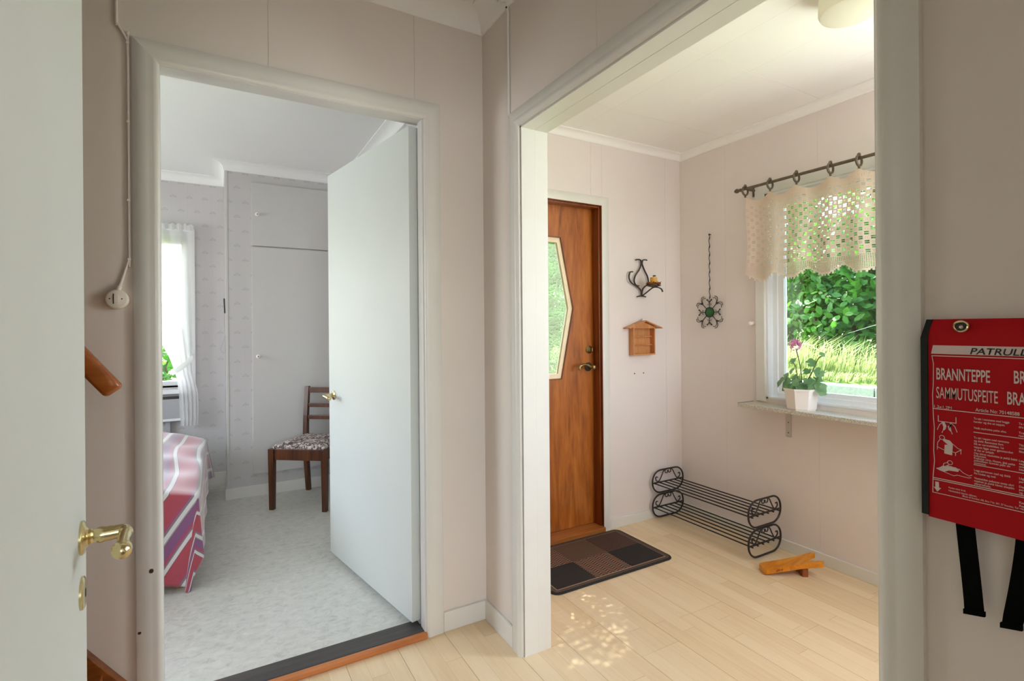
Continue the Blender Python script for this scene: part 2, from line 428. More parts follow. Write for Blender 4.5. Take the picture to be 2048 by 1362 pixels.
# ------------------------------------------------------------------ wall with panels
def cells(a0, a1, z0, z1, holes):
    """rectangle minus holes as rectangles"""
    xs = sorted({a0, a1} | {min(max(h[i], a0), a1) for h in holes for i in (0, 1)}); out = []
    for x0, x1 in zip(xs, xs[1:]):
        if x1 - x0 < 1e-5: continue
        cut = sorted((max(h[2], z0), min(h[3], z1)) for h in holes if h[0] < (x0 + x1) / 2 < h[1]); z = z0
        for c0, c1 in cut:
            if c0 - z > 1e-5: out.append((x0, x1, z, c0))
            z = max(z, c1)
        if z1 - z > 1e-5: out.append((x0, x1, z, z1))
    return out
def wall(name, label, plane, axis, sign, a0, a1, z0, z1, thick, holes, mat, seams=None, panel_mat=None):
    """plane: coordinate of the visible face; sign: direction from the face into the wall"""
    t = .006 if seams is not None else 0
    mb = MB()
    def bx(r, d0, d1, m, bev=0):
        lo, hi = min(plane + sign * d0, plane + sign * d1), max(plane + sign * d0, plane + sign * d1)
        if axis == 'y': m.box((r[0], lo, r[2]), (r[1], hi, r[3]), bev)
        else: m.box((lo, r[0], r[2]), (hi, r[1], r[3]), bev)
    for r in cells(a0, a1, z0, z1, holes): bx(r, t, thick, mb)
    w = mb.build(name, mat); tag(w, label, 'wall', None, 'structure')
    if seams is not None:
        e = [a0] + [s for s in sorted(seams) if a0 < s < a1] + [a1]
        for p0, p1 in zip(e, e[1:]):
            mb = MB()
            for r in cells(p0 + .0003, p1 - .0003, z0, z1, holes): bx(r, 0, t, mb)
            if len(mb.bm.verts):
                if len(mb.bm.faces) == 6:
                    bmesh.ops.bevel(mb.bm, geom=list(mb.bm.edges), offset=.0004, segments=1, affect='EDGES')
                mb.build('wall_panel', panel_mat or mat, w)
            else: mb.bm.free()
    return w

wall('wall_back', 'beige panelled hall wall around the bedroom doorway', YA, 'y', 1, -2.2, XB, 0, 2.6, .10, [(-.179, .724, -1, 2.070)], 'wall_paint', [-1.93, -1.41, -.89, -.37, .151, .673])
wall('wall_right', 'beige panelled hall wall around the wide opening to the entry', XB, 'x', 1, 0.03, YA + .1, 0, 2.6, .115, [(.437, 1.645, -1, 1.982)], 'wall_paint', [.147, .667, 1.187, 1.707])
wall('wall_hall_left', 'beige wall at the far side of the steep stairs', -2.2, 'x', -1, 0.03, YA, 0, 2.6, .1, [], 'wall_paint')
wall('wall_rear', 'beige wall with the doorway the view is taken from', .03, 'y', -1, -2.2, 1.09, 0, 2.6, .1, [(-.14, .74, -1, 2.06)], 'wall_paint')
wall('wall_rear_room', 'pale wall of the room behind the doorway with an added window', -2.9, 'y', -1, -2.2, 1.6, 0, 2.6, .1, [(-.85, .35, .9, 2.1)], 'wall_paint')
wall('wall_rear_room_left', 'pale side wall of the room behind, stair side', -2.2, 'x', -1, -3.0, .03, 0, 2.6, .1, [], 'wall_paint')
wall('wall_rear_room_right', 'pale side wall of the room behind, entry side', 1.6, 'x', 1, -3.0, .0, 0, 2.6, .1, [], 'wall_paint')
wall('wall_entry_back', 'beige panelled entry wall holding the brown front door', YE, 'y', 1, 1.09, XW, 0, 2.5, .10, [(1.065, 2.005, -1, 1.962)], 'wall_paint_entry', [1.40, 1.922, 2.006, 2.537])
wall('wall_entry_right', 'beige panelled entry wall holding the garden window', XW, 'x', 1, .2, YE + .1, 0, 2.5, .13, [(.80, 1.80, .815, 1.97), (.28, .74, .9, 2.1)], 'wall_paint_entry', [.46, .98, 1.505, 2.06])
wall('wall_entry_front', 'beige entry wall out of sight behind the opening', .2, 'y', -1, 1.088, XW + .1, 0, 2.5, .1, [(2.12, 2.6, .9, 2.1)], 'wall_paint_entry')
wall('wall_partition', 'thick partition between bedroom and entry', 1.088, 'x', -1, YA + .1, BB + .1, 0, 2.6, 1.088 - BR, [], 'wallpaper_y')
wall('wall_bedroom_back', 'wallpapered bedroom wall with the curtained window', BB, 'y', 1, BL, BR, 0, 2.6, .12, [(-1.38, -.205, .80, 1.95)], 'wallpaper_x')
wall('wall_bedroom_left', 'wallpapered bedroom wall with a side window', BL, 'x', -1, YA + .1, BB + .1, 0, 2.6, .1, [(2.72, 3.98, .87, 2.03)], 'wallpaper_y')
wall('wall_bedroom_front', 'wallpapered bedroom side of the hall wall', YA + .1, 'y', 1, BL, BR, 0, 2.6, .004, [(-.179, .73, -1, 2.075)], 'wallpaper_x')

# ------------------------------------------------------------------ floors
fl = MB().box((-2.2, -3, -.1), (2.8, YE + .02, -.0085)).build('floor', 'threshold_dark'); tag(fl, 'light oak laminate floor of hall and entry in three-strip planks', 'floor', None, 'structure')
_pk = MB().box((.0005, .0005, -.0085), (.1915, 1.2895, 0), .0006).build('plank', 'plank', fl)
_pm = _pk.data; _first = True
ends = {2: 1.412, 4: 1.52, 0: .88, 1: 1.05, 3: .62, 5: 1.2, 6: .9, 7: .4, 8: 1.6, -1: .75, -2: 1.35, -3: .3, -4: 1.0, -5: .5, -6: 1.3}
for k in range(-7, 9):
    x0 = .966 + .192 * k; lo, hi = (-.02, YA - .004) if k < 0 else (.2, YE)
    w_ = min(.192, XW - .004 - x0)
    if w_ < .02: continue
    e = ends.get(k, .7) % 1.29; y = e - 1.29 * 3
    while y < hi:
        a, b = max(y, lo), min(y + 1.29, hi)
        if b - a > .03:
            if _first: o = _pk; _first = False
            else:
                o = bpy.data.objects.new('plank', _pm); COL.objects.link(o); o.parent = fl
            o.location = (x0, a, 0); o.scale = (w_ / .192, (b - a) / 1.29, 1)
        y += 1.29
bf = MB().box((BL, YA + .08, -.1), (BR, BB, .008)).build('floor_bedroom', 'lino'); tag(bf, 'pale grey marbled linoleum bedroom floor', 'floor', None, 'structure')

# ------------------------------------------------------------------ ceilings
def ceiling(name, label, lo, hi, mat): return tag(MB().box(lo, hi).build(name, mat), label, 'ceiling', None, 'structure')
ceiling('ceiling_hall', 'white painted hall ceiling', (-2.2, -3, HC), (1.088, YA + .05, HC + .1), 'ceiling_white')
ceiling('ceiling_rear_room', 'white ceiling of the room behind', (1.088, -3, HC), (1.7, .1, HC + .1), 'ceiling_white')
ceiling('ceiling_bedroom', 'smooth white bedroom ceiling', (BL, YA + .05, BC), (1.0, BB + .1, BC + .1), 'bedroom_ceiling')
ce = ceiling('ceiling_entry', 'white entry ceiling of square-edged boards with fine joints', (1.05, .1, EC + .008), (XW + .1, YE + .1, EC + .1), 'ceiling_white')
xs = [1.088, 1.205, 1.498, 1.790, 2.070, 2.375, XW]; ys = [.2, .296, .881, 1.466, 2.05, YE]
for i in range(len(xs) - 1):
    for j in range(len(ys) - 1):
        MB().box((xs[i] + .0002, ys[j] + .0011, EC), (xs[i + 1] - .0002, ys[j + 1] - .0011, EC + .008), .0005).build('ceiling_board', 'ceiling_panel', ce)

# ------------------------------------------------------------------ trims
trim_n = [0]
def trim(label):
    trim_n[0] += 1
    return thing('trim_%d' % trim_n[0], (0, 0, 0), label, 'trim', None, 'structure')
CAS = [(0, 0), (0, .009), (.003, .0135), (.009, .0165), (.016, .0168), (.022, .0155), (.030, .0148), (.066, .0135), (.069, .011), (.069, 0)]
def casing(label, plane, axis, sign, a0, a1, z0, zt, prof, mat, sill=False):
    """mitred boards around an opening a0..a1, up to zt; sign: outward normal of the wall face"""
    t = trim(label)
    def P(a, z, d): return (a, plane + sign * d, z) if axis == 'y' else (plane + sign * d, a, z)
    MB().loft([[P(a0 - w, z0, d) for w, d in prof], [P(a0 - w, zt + w, d) for w, d in prof]]).build('casing_board', mat, t, True)
    MB().loft([[P(a0 - w, zt + w, d) for w, d in prof], [P(a1 + w, zt + w, d) for w, d in prof]]).build('casing_board', mat, t, True)
    MB().loft([[P(a1 + w, zt + w, d) for w, d in prof], [P(a1 + w, z0, d) for w, d in prof]]).build('casing_board', mat, t, True)
    return t
t1 = casing('white casing around the bedroom doorway', YA, 'y', -1, -.159, .706, .0, 2.053, CAS, 'trim_white')
MB().sphere((-.188, 1.9245, .481), .006, 8, 5, (1, .3, 1.3)).build('paint_chip', 'chipped_paint', t1)
MB().sphere((-.219, 1.9265, .298), .005, 8, 5, (1, .3, 1)).build('paint_chip', 'chipped_paint', t1)
PB = [(0, 0), (0, .008), (.004, .012), (.008, .017), (.014, .019), (.020, .0185), (.026, .016), (.030, .0155), (.060, .014), (.064, .011), (.064, 0)]
casing('white casing around the wide opening to the entry', XB, 'x', -1, .446, 1.634, 0, 1.972, PB, 'trim_white')
PD = [(0, 0), (0, .013), (.003, .015), (.048, .015), (.052, .012), (.052, 0)]
casing('flat white casing around the brown front door', YE, 'y', -1, 1.075, 1.995, 0, 1.953, PD, 'trim_white')
casing('white casing around the garden window', XW, 'x', -1, .80, 1.797, .80, 1.965, [(0, 0), (0, .010), (.003, .013), (.055, .013), (.058, .010), (.058, 0)], 'trim_white')
# jamb linings
t = trim('white jamb lining of the bedroom doorway')
MB().box((-.178, YA - .004, 0), (-.1605, YA + .045, 2.055), .001).build('jamb', 'door_white_worn', t)
MB().box((-.178, YA + .045, 0), (-.1705, YA + .1, 2.06)).build('jamb_rebate', 'door_white_worn', t)
MB().box((.699, YA - .004, 0), (.724, YA + .045, 2.055), .001).build('jamb', 'door_white_worn', t)
MB().box((.716, YA + .045, 0), (.7245, YA + .1, 2.07)).build('jamb_rebate', 'door_white_worn', t)
MB().box((-.178, YA - .004, 2.0505), (.724, YA + .045, 2.0695), .001).build('head_jamb', 'door_white_worn', t)
MB().box((-.178, YA + .045, 2.0655), (.724, YA + .1, 2.0700), .0005).build('head_jamb_rebate', 'door_white_worn', t)
t = trim('thick white lining of the wide opening to the entry')
MB().box((XB + .002, 1.628, 0), (XB + .06, 1.646, 1.974), .001).build('jamb', 'trim_white', t)
MB().box((XB + .06, 1.6285, 0), (XB + .118, 1.646, 1.974), .001).build('jamb', 'trim_white', t)
MB().box((XB + .002, .436, 0), (XB + .118, .452, 1.974), .001).build('jamb', 'trim_white', t)
MB().box((XB + .002, .436, 1.966), (XB + .06, 1.646, 1.984), .001).build('head_jamb', 'trim_white', t)
MB().box((XB + .06, .436, 1.9655), (XB + .118, 1.646, 1.984), .001).build('head_jamb', 'trim_white', t)

# baseboards
def baseboard(name, label, lo, hi): return tag(MB().box(lo, hi, .0025).build(name, 'trim_white'), label, 'baseboard', None, 'structure')
baseboard('baseboard_back', 'white baseboard between bedroom casing and corner', (.776, YA - .013, 0), (XB, YA - .0005, .078))
baseboard('baseboard_right', 'white baseboard between corner and opening casing', (XB - .013, 1.698, 0), (XB - .0005, YA - .013, .078))
baseboard('baseboard_entry_back', 'white baseboard under the little wooden house shelf', (2.048, YE - .013, 0), (XW, YE - .0005, .058))
baseboard('baseboard_entry_right', 'white baseboard under the garden window', (XW - .013, .2, 0), (XW - .0005, YE - .013, .058))
baseboard('baseboard_bedroom_back', 'white baseboard behind the bed', (BL, BB - .014, .008), (.04, BB - .0005, .10))
baseboard('baseboard_bedroom_right', 'white baseboard behind the open bedroom door', (BR - .014, 2.1, .008), (BR - .0005, 4.18, .10))

# cornices: profile (distance from wall, distance below ceiling)
def cornice(t, wallplane, axis, sign, a0, a1, zc, prof, m0=0, m1=0, mat='ceiling_white'):
    """sign: into the room; m0/m1: mitre slope at each end"""
    def ring(a, m):
        out = []
        for d, h in prof:
            aa = a + m * d
            out.append((aa, wallplane + sign * d, zc - h) if axis == 'y' else (wallplane + sign * d, aa, zc - h))
        return out
    return MB().loft([ring(a0, m0), ring(a1, m1)]).build('cornice', mat, t, True)
def cove(s, h, n=6):
    p = [(0, h), (.006, h)]
    for i in range(n + 1):
        a = math.pi / 2 * i / n
        p.append((.010 + (s - .020) * (1 - math.cos(a)), h - .004 - (h - .012) * math.sin(a)))
    return p + [(s - .006, .006), (s, .006), (s, 0), (0, 0)]
t = trim('white coved cornice around the hall ceiling'); pf = cove(.082, .075)
cornice(t, YA, 'y', -1, -2.2, XB, HC, pf, 0, -1); cornice(t, XB, 'x', -1, YA, .03, HC, pf, -1, 0)
t = trim('slim white cornice around the entry ceiling'); pf = cove(.045, .042)
cornice(t, YE, 'y', -1, 1.09, XW, EC, pf, 0, -1); cornice(t, XW, 'x', -1, YE, .2, EC, pf, -1, 0)
t = trim('white coved cornice around the bedroom ceiling'); pf = cove(.07, .062)
cornice(t, BB, 'y', -1, BL, .04, BC, pf, 0, -1, 'bedroom_ceiling'); cornice(t, .04, 'x', -1, BB, 4.2, BC, pf, -1, -1, 'bedroom_ceiling')
cornice(t, 4.2, 'y', -1, .04, BR, BC, pf, -1, -1, 'bedroom_ceiling'); cornice(t, BR, 'x', -1, 4.2, 2.045, BC, pf, -1, 0, 'bedroom_ceiling')

# bedroom threshold
t = thing('door_threshold', (.27, 1.98, 0), 'dark threshold with an orange wooden front strip in the bedroom doorway', 'threshold')
MB().box((-.1605, YA + .004, 0), (.699, 2.035, .022), .003).build('dark_tread', 'threshold_dark', t)
MB().box((-.158, YA - .020, 0), (.704, YA + .004, .021), .004).build('front_strip', 'threshold_wood', t)

# ------------------------------------------------------------------ lever handle
def lever(parent, o, n, l, mats='brass', s=1.0, key=None):
    """o: rosette centre on the face, n: out of the face, l: lever direction"""
    o, n, l = Vector(o), Vector(n).normalized(), Vector(l).normalized(); up = Vector((0, 0, 1))
    ros = MB().lathe(o, n, [(0, .026 * s), (.003 * s, .026 * s), (.005 * s, .024 * s), (.007 * s, .016 * s), (.010 * s, .013 * s)], 28).build('rosette', mats, parent, True)
    MB().lathe(o + n * .009 * s, n, [(0, .010 * s), (.004 * s, .012 * s), (.007 * s, .010 * s), (.010 * s, .011 * s), (.016 * s, .0125 * s), (.022 * s, .011 * s), (.028 * s, .0115 * s), (.034 * s, .010 * s), (.044 * s, .0105 * s)], 20).build('neck', mats, parent, True)
    c = o + n * .050 * s
    path = [c - n * .010 * s, c + n * .002 * s, c + n * .006 * s + l * .006 * s, c + n * .007 * s + l * .018 * s - up * .001 * s, c + n * .006 * s + l * .04 * s - up * .003 * s, c + n * .006 * s + l * .066 * s - up * .005 * s]
    lv = MB().tube(smoothpath(path, 5), [.0105 * s] * 8 + [.010 * s] * 6 + [.0088 * s] * 12, 14).build('lever_arm', mats, parent, True)
    e = path[-1]; d = (path[-1] - path[-2]).normalized()
    MB().lathe(e - d * .004 * s, d, [(0, .008 * s), (.004 * s, .0125 * s), (.012 * s, .0135 * s), (.018 * s, .012 * s), (.020 * s, .009 * s), (.023 * s, .0075 * s), (.025 * s, .004 * s)], 20).build('lever_knob', mats, parent, True)
    if key is not None:
        k = Vector(key)
        MB().lathe(k, n, [(0, .025 * s), (.003 * s, .025 * s), (.005 * s, .022 * s), (.0055 * s, .012 * s)], 28).build('key_rosette', mats, parent, True)
        MB().obox(k + n * .0054 * s - l * .002 * s - up * .006 * s, l * .004 * s, up * .012 * s, n * .0006).build('keyhole', 'black_plastic', parent)

# bedroom door leaf
D1 = thing('door_1', (.69, 2.0, 0), 'glossy white flush bedroom door standing open into the bedroom', 'door', None, 'structure')
h0, h1 = Vector((.667, 2.0, .035)), Vector((.507, 2.868, .035)); dd = (h1 - h0).normalized(); dn = Vector((dd.y, -dd.x, 0))
MB().obox(h0, dd * (h1 - h0).length, dn * .042, Vector((0, 0, 2.008)), .0015).build('door_leaf', 'door_white', D1)
lever(D1, h0 + dd * .815 + Vector((0, 0, .842)), -dn, -dd, 'brass', .95)
for z in (.34, 1.72):
    hp = h0 + dn * .040 + dd * -.004
    MB().lathe(hp + Vector((0, 0, z - .045)), (0, 0, 1), [(0, .004), (.002, .0065), (.044, .0065), (.045, .005), (.046, .0065), (.088, .0065), (.090, .004)], 12).build('hinge', 'door_white_worn', D1, True)

# left door leaf, close to the view
D3 = thing('door_3', (-.124, .147, 0), 'glossy white flush door ajar beside the stairs', 'door', None, 'structure')
e3 = Vector((-.178, .995, .01)); d3 = Vector((-.063, .998, 0)).normalized(); n3 = Vector((d3.y, -d3.x, 0))
MB().obox(e3 - d3 * .85 - n3 * .04, d3 * .85, n3 * .04, (0, 0, 2.03), .0015).build('door_leaf', 'door_white', D3)
hc = e3 - d3 * .052; lever(D3, (hc.x, hc.y, .925), n3, -d3, 'brass', .92, (hc.x, hc.y, .846))

# ------------------------------------------------------------------ stairs, handrail, switch
S = thing('staircase', (-.3, 1.7, 0), 'steep brown wooden stairs rising behind the ajar white door', 'stairs')
sl = 1.345
def sx(z): return -.349 - (z - .287) / sl
top = [(-.24, 0), (-.24, .2875 - (.349 - .24) * sl), (sx(2.2), 2.2), (sx(2.2) - .1, 2.2), (-.24 - .30, 0)]
MB().prism([(a, YA - .001, b) for a, b in top], (0, -.034, 0), .002).build('stringer', 'stair_wood', S)
MB().prism([(a, 1.12, b) for a, b in top], (0, -.034, 0), .002).build('stringer', 'stair_wood', S)
for k in range(8):
    z = .215 * (k + 1); x = -.255 - .16 * k - .06
    MB().box((x - .20, 1.121, z - .03), (x + .01, YA - .036, z), .003).build('tread', 'stair_wood', S)
    MB().box((x - .015, 1.121, z - .215), (x, YA - .036, z - .03)).build('riser', 'stair_wood', S)
HR = thing('stair_handrail', (-.3, 1.86, 1.05), 'rounded brown wooden handrail end on the wall above the stairs', 'handrail')
a0 = Vector((-.268, 1.862, 1.048)); hd = Vector((-1, 0, sl)).normalized(); pp = Vector((sl, 0, 1)).normalized(); nn = Vector((0, 1, 0))
def rr(c, hw, hh): return [c + nn * (hw * math.copysign(abs(math.cos(a)) ** .5, math.cos(a))) + pp * (hh * math.copysign(abs(math.sin(a)) ** .5, math.sin(a))) for a in [2 * math.pi * i / 20 for i in range(20)]]
MB().loft([rr(a0 - hd * .004, .012, .016), rr(a0, .018, .0225), rr(a0 + hd * .006, .0205, .0255), rr(a0 + hd * .02, .021, .026), rr(a0 + hd * 1.2, .021, .026)]).build('rail', 'rail_wood', HR, True)
for q in (.35, 1.0):
    c = a0 + hd * q - pp * .02
    MB().tube([c, c - Vector((0, 0, .02)) + nn * .02, Vector((c.x, YA - .002, c.z - .03))], .006, 8).build('bracket', 'steel', HR, True)

SW = thing('light_switch', (-.268, YA, 1.317), 'round cream surface-mounted light switch beside the bedroom casing', 'light switch')
MB().lathe((-.268, YA - .001, 1.317), (0, -1, 0), [(0, .0295), (.004, .0300), (.016, .0290), (.022, .0255), (.0245, .018)], 32).build('body', 'switch_white', SW, True)
MB().box((-.2735, YA - .0285, 1.306), (-.2615, YA - .025, 1.330), .001).build('rocker', 'switch_white', SW)
MB().box((-.2760, YA - .0262, 1.303), (-.2735, YA - .0250, 1.333)).build('rocker_gap', 'black_iron', SW)
for q in (-.284, -.2545): MB().lathe((q, YA - .024, 1.318), (0, -1, 0), [(0, .0022), (.0016, .002)], 10).build('screw', 'black_iron', SW)
MB().lathe((-.2655, YA - .010, 1.345), (.3, 0, .95), [(0, .007), (.010, .007), (.012, .005), (.018, .005)], 12).build('cable_gland', 'switch_white', SW, True)
CB = thing('wall_cable', (-.25, YA, 1.4), 'painted cable clipped to the wall from switch up to the ceiling', 'cable')
zc = YA - .0042
MB().tube(smoothpath([(-.262, zc, 1.358), (-.243, zc, 1.425), (-.2385, zc, 1.442), (-.2375, zc, 1.47), (-.2375, zc, 2.085), (-.2395, zc, 2.108), (-.262, zc, 2.152), (-.2655, zc, 2.172), (-.2655, zc, HC - .075)], 5), .0042, 8).build('cord', 'wall_paint', CB, True)
for z in (1.44, 1.62, 1.86, 2.10): MB().box((-.2425, YA - .010, z - .004), (-.2335, YA - .0005, z + .004), .001).build('cable_clip', 'switch_white', CB)
CB2 = thing('junction_cable', (XB, 1.707, 2.2), 'white cable and junction box running down to the opening casing', 'cable')
MB().tube([(XB - .005, 1.707, 2.03), (XB - .005, 1.708, 2.3), (XB - .005, 1.7065, 2.43), (XB - .014, 1.7065, 2.47), (XB - .018, 1.7065, 2.50)], .0048, 8).build('cord', 'trim_white', CB2, True)
MB().lathe((XB - .001, 1.712, 2.492), (-1, 0, 0), [(0, .022), (.03, .022), (.038, .016), (.04, .006)], 16).build('junction_box', 'trim_white', CB2, True)
MB().lathe((XB - .034, 1.735, 2.492), (0, 1, 0), [(0, .008), (.012, .008), (.014, .004)], 10).build('cable_gland', 'trim_white', CB2, True)
MB().sphere((XB - .012, 1.7065, 2.448), .0045, 8, 5).build('cable_clip', 'chipped_paint', CB2)

# ------------------------------------------------------------------ front door
D2 = thing('door_2', (1.53, 2.48, 0), 'brown wooden front door with a tall pointed glass panel', 'door', None, 'structure')
# frame lining
def fr(lo, hi, nm='frame_jamb'): return MB().box(lo, hi, .0015).build(nm, 'door_frame_wood', D2)
fr((1.992, YE - .012, .0), (2.012, YE + .13, 1.966)); fr((1.982, YE + .003, .0), (1.992, YE + .062, 1.956)); fr((1.058, YE - .012, 0), (1.078, YE + .13, 1.966)); fr((1.058, YE - .012, 1.950), (2.012, YE + .13, 1.969), 'frame_head'); fr((1.078, YE + .003, 1.940), (1.982, YE + .062, 1.950), 'frame_head_stop')
MB().box((1.075, YE - .030, 0), (1.994, YE + .13, .030), .004).build('sill', 'sill_wood', D2)
DX0, DX1, DY0, DY1 = 1.080, 1.990, 2.475, 2.520
cx = 1.535; hexo = [(1.748, 1.757), (1.838, 1.337), (1.750, .918), (2 * cx - 1.750, .918), (2 * cx - 1.838, 1.337), (2 * cx - 1.748, 1.757)]
def ringfaces(mb, outer, inner, y0, y1):
    n = len(inner)
    return None
# leaf as strips around the glass opening: one mesh with a hexagonal hole
bm = bmesh.new()
def leaf_face(y):
    o = [(DX1, 1.945), (DX1, 1.337), (DX1, .032), (DX0, .032), (DX0, 1.337), (DX0, 1.945)]
    vo = [bm.verts.new((a, y, b)) for a, b in o]; vi = [bm.verts.new((a, y, b)) for a, b in hexo]
    for i in range(6): bm.faces.new((vo[i], vo[(i + 1) % 6], vi[(i + 1) % 6], vi[i]))
    return vo, vi
a_, b_ = leaf_face(DY0); c_, d_ = leaf_face(DY1)
for i in range(6):
    j = (i + 1) % 6; bm.faces.new((a_[i], a_[j], c_[j], c_[i])); bm.faces.new((b_[i], b_[j], d_[j], d_[i]))
mb = MB(); mb.bm.free(); mb.bm = bm; mb.build('door_leaf', 'door_wood', D2)
def hexin(k):
    return [(cx + (a - cx) * (1 - k / .30), 1.337 + (b - 1.337) * (1 - k / .42)) for a, b in hexo]
hi_ = hexin(.034); ho_ = hexo; hm_ = hexin(.006)
for i in range(6):
    j = (i + 1) % 6
    q = [ho_[i], ho_[j], hm_[j], hm_[i]]
    MB().prism([(a, DY0 - .003, b) for a, b in q], (0, .030, 0)).build('glazing_bead', 'door_frame_wood', D2)
    q = [hm_[i], hm_[j], hi_[j], hi_[i]]
    MB().prism([(a, DY0 + .006, b) for a, b in q], (0, .022, 0)).build('glazing_bead', 'bead_cream', D2)
MB().prism([(a, 2.494, b) for a, b in hi_], (0, .004, 0)).build('textured_pane', 'textured_glass', D2)
ky = DY0
MB().lathe((1.950, ky, 1.088), (0, -1, 0), [(0, .024), (.004, .024), (.008, .019), (.012, .015), (.016, .012)], 24).build('lock_rosette', 'aged_brass', D2, True)
MB().obox((1.949, ky - .034, 1.078), (.006, 0, 0), (0, .020, 0), (0, 0, .020), .002).build('thumb_turn', 'aged_brass', D2)
MB().lathe((1.944, ky, .984), (0, -1, 0), [(0, .027), (.004, .027), (.007, .024), (.010, .014), (.012, .011)], 24).build('handle_rosette', 'dark_iron', D2, True)
MB().lathe((1.944, ky - .010, .984), (0, -1, 0), [(0, .010), (.03, .010), (.045, .0125), (.052, .012), (.056, .006)], 18).build('handle_neck', 'aged_brass', D2, True)
MB().tube(smoothpath([(1.946, ky - .045, .982), (1.925, ky - .048, .988), (1.900, ky - .048, .999), (1.875, ky - .048, 1.002), (1.852, ky - .048, .996), (1.842, ky - .048, .984), (1.846, ky - .048, .974)], 5), [.0085] * 10 + [.0075] * 15 + [.0085] * 6, 12).build('handle_lever', 'aged_brass', D2, True)

# ------------------------------------------------------------------ garden window
W1 = thing('window_1', (2.74, 1.3, .8), 'white framed garden window over the speckled sill shelf', 'window', None, 'structure')
WY0, WY1, WZ0, WZ1 = .80, 1.797, .815, 1.965
for lo, hi in (((XW - .002, WY1 - .012, WZ0), (XW + .07, WY1, WZ1)), ((XW - .002, WY0, WZ0), (XW + .07, WY0 + .012, WZ1)), ((XW - .002, WY0, WZ1 - .012), (XW + .07, WY1, WZ1)), ((XW - .002, WY0, WZ0), (XW + .09, WY1, WZ0 + .010))):
    MB().box(lo, hi, .001).build('reveal', 'window_white', W1)
def wframe(d0, d1, ins, w, nm):
    a0, a1, b0, b1 = WY0 + ins, WY1 - ins, WZ0 + ins * .6, WZ1 - ins
    for lo, hi in (((d0, a1 - w, b0), (d1, a1, b1)), ((d0, a0, b0), (d1, a0 + w, b1)), ((d0, a0 + w, b1 - w), (d1, a1 - w, b1)), ((d0, a0 + w, b0), (d1, a1 - w, b0 + w))):
        MB().box(lo, hi, .003).build(nm, 'window_white', W1)
wframe(XW + .045, XW + .10, .012, .026, 'outer_frame'); wframe(XW + .055, XW + .088, .034, .036, 'sash')
MB().box((XW + .070, WY0 + .06, WZ0 + .04), (XW + .074, WY1 - .06, WZ1 - .06)).build('pane', 'window_glass', W1)
SH = thing('window_shelf', (2.6, 1.3, .78), 'speckled grey sill shelf on brackets under the garden window', 'shelf')
MB().box((2.527, .72, .772), (XW - .0005, 1.874, .791), .002).build('board', 'speckled_laminate', SH)
MB().box((2.5235, .722, .7715), (2.5265, 1.872, .7905), .0008).build('front_edge', 'speckled_laminate', SH)
MB().box((2.530, 1.8742, .7705), (XW - .004, 1.8765, .7925), .0006).build('end_cap', 'dark_iron', SH)
for yb in (1.667, .93):
    b = MB().box((XW - .006, yb - .015, .622), (XW - .0005, yb + .015, .7715), .001).build('bracket', 'grey_paint', SH)
    MB().box((2.56, yb - .013, .7665), (XW - .006, yb + .013, .7715), .001).build('bracket_arm', 'grey_paint', b)
    for z in (.645, .70): MB().lathe((XW - .006, yb, z), (-1, 0, 0), [(0, .004), (.002, .0035), (.003, .001)], 10).build('screw', 'aged_brass', b)
MB().lathe((XW - .0005, 1.877, 1.238), (-1, 0, 0), [(0, .013), (.004, .013), (.010, .009), (.022, .010), (.026, .0125), (.034, .011), (.036, .004)], 18).build('coat_peg', 'ceramic_white', None, True)
tag(bpy.data.objects['coat_peg'], 'small white round knob on the wall beside the window casing', 'coat peg')

# curtain rod with rings
CR = thing('curtain_rod', (2.60, 1.3, 2.003), 'antique bronze curtain rod with rings above the garden window', 'curtain rod')
MB().tube([(2.60, .70, 2.003), (2.60, 1.905, 2.003)], .0078, 12).build('rod', 'antique_iron', CR, True)
MB().lathe((2.60, 1.895, 2.003), (0, 1, 0), [(0, .0065), (.002, .010), (.006, .010), (.008, .006), (.016, .006), (.020, .0125), (.030, .013), (.040, .007), (.046, .001)], 16).build('finial', 'antique_iron', CR, True)
for yb in (1.855, .76):
    MB().tube([(XW - .002, yb, 1.998), (2.60, yb, 1.998)], .007, 10).build('rod_bracket', 'antique_iron', CR, True)
    MB().box((XW - .008, yb - .016, 1.965), (XW - .0005, yb + .016, 2.025), .002).build('bracket_plate', 'antique_iron', CR)
RY = [1.868, 1.717, 1.57, 1.40, 1.271, 1.12, .97, .82]
for yy in RY:
    pts = [(2.60 + .024 * math.sin(a), yy, 1.9915 + .024 * math.cos(a)) for a in [2 * math.pi * i / 20 for i in range(20)]]
    rg = MB().tube(pts, .0056, 8, True).build('ring', 'antique_iron', CR, True)
    MB().sphere((2.60, yy, 2.0205), .0085, 8, 6).build('ring_bead', 'antique_iron', rg, True)
    MB().lathe((2.60, yy, 1.970), (0, 0, -1), [(0, .003), (.004, .007), (.010, .004), (.014, .007), (.016, .002)], 10).build('ring_clip', 'antique_iron', rg, True)

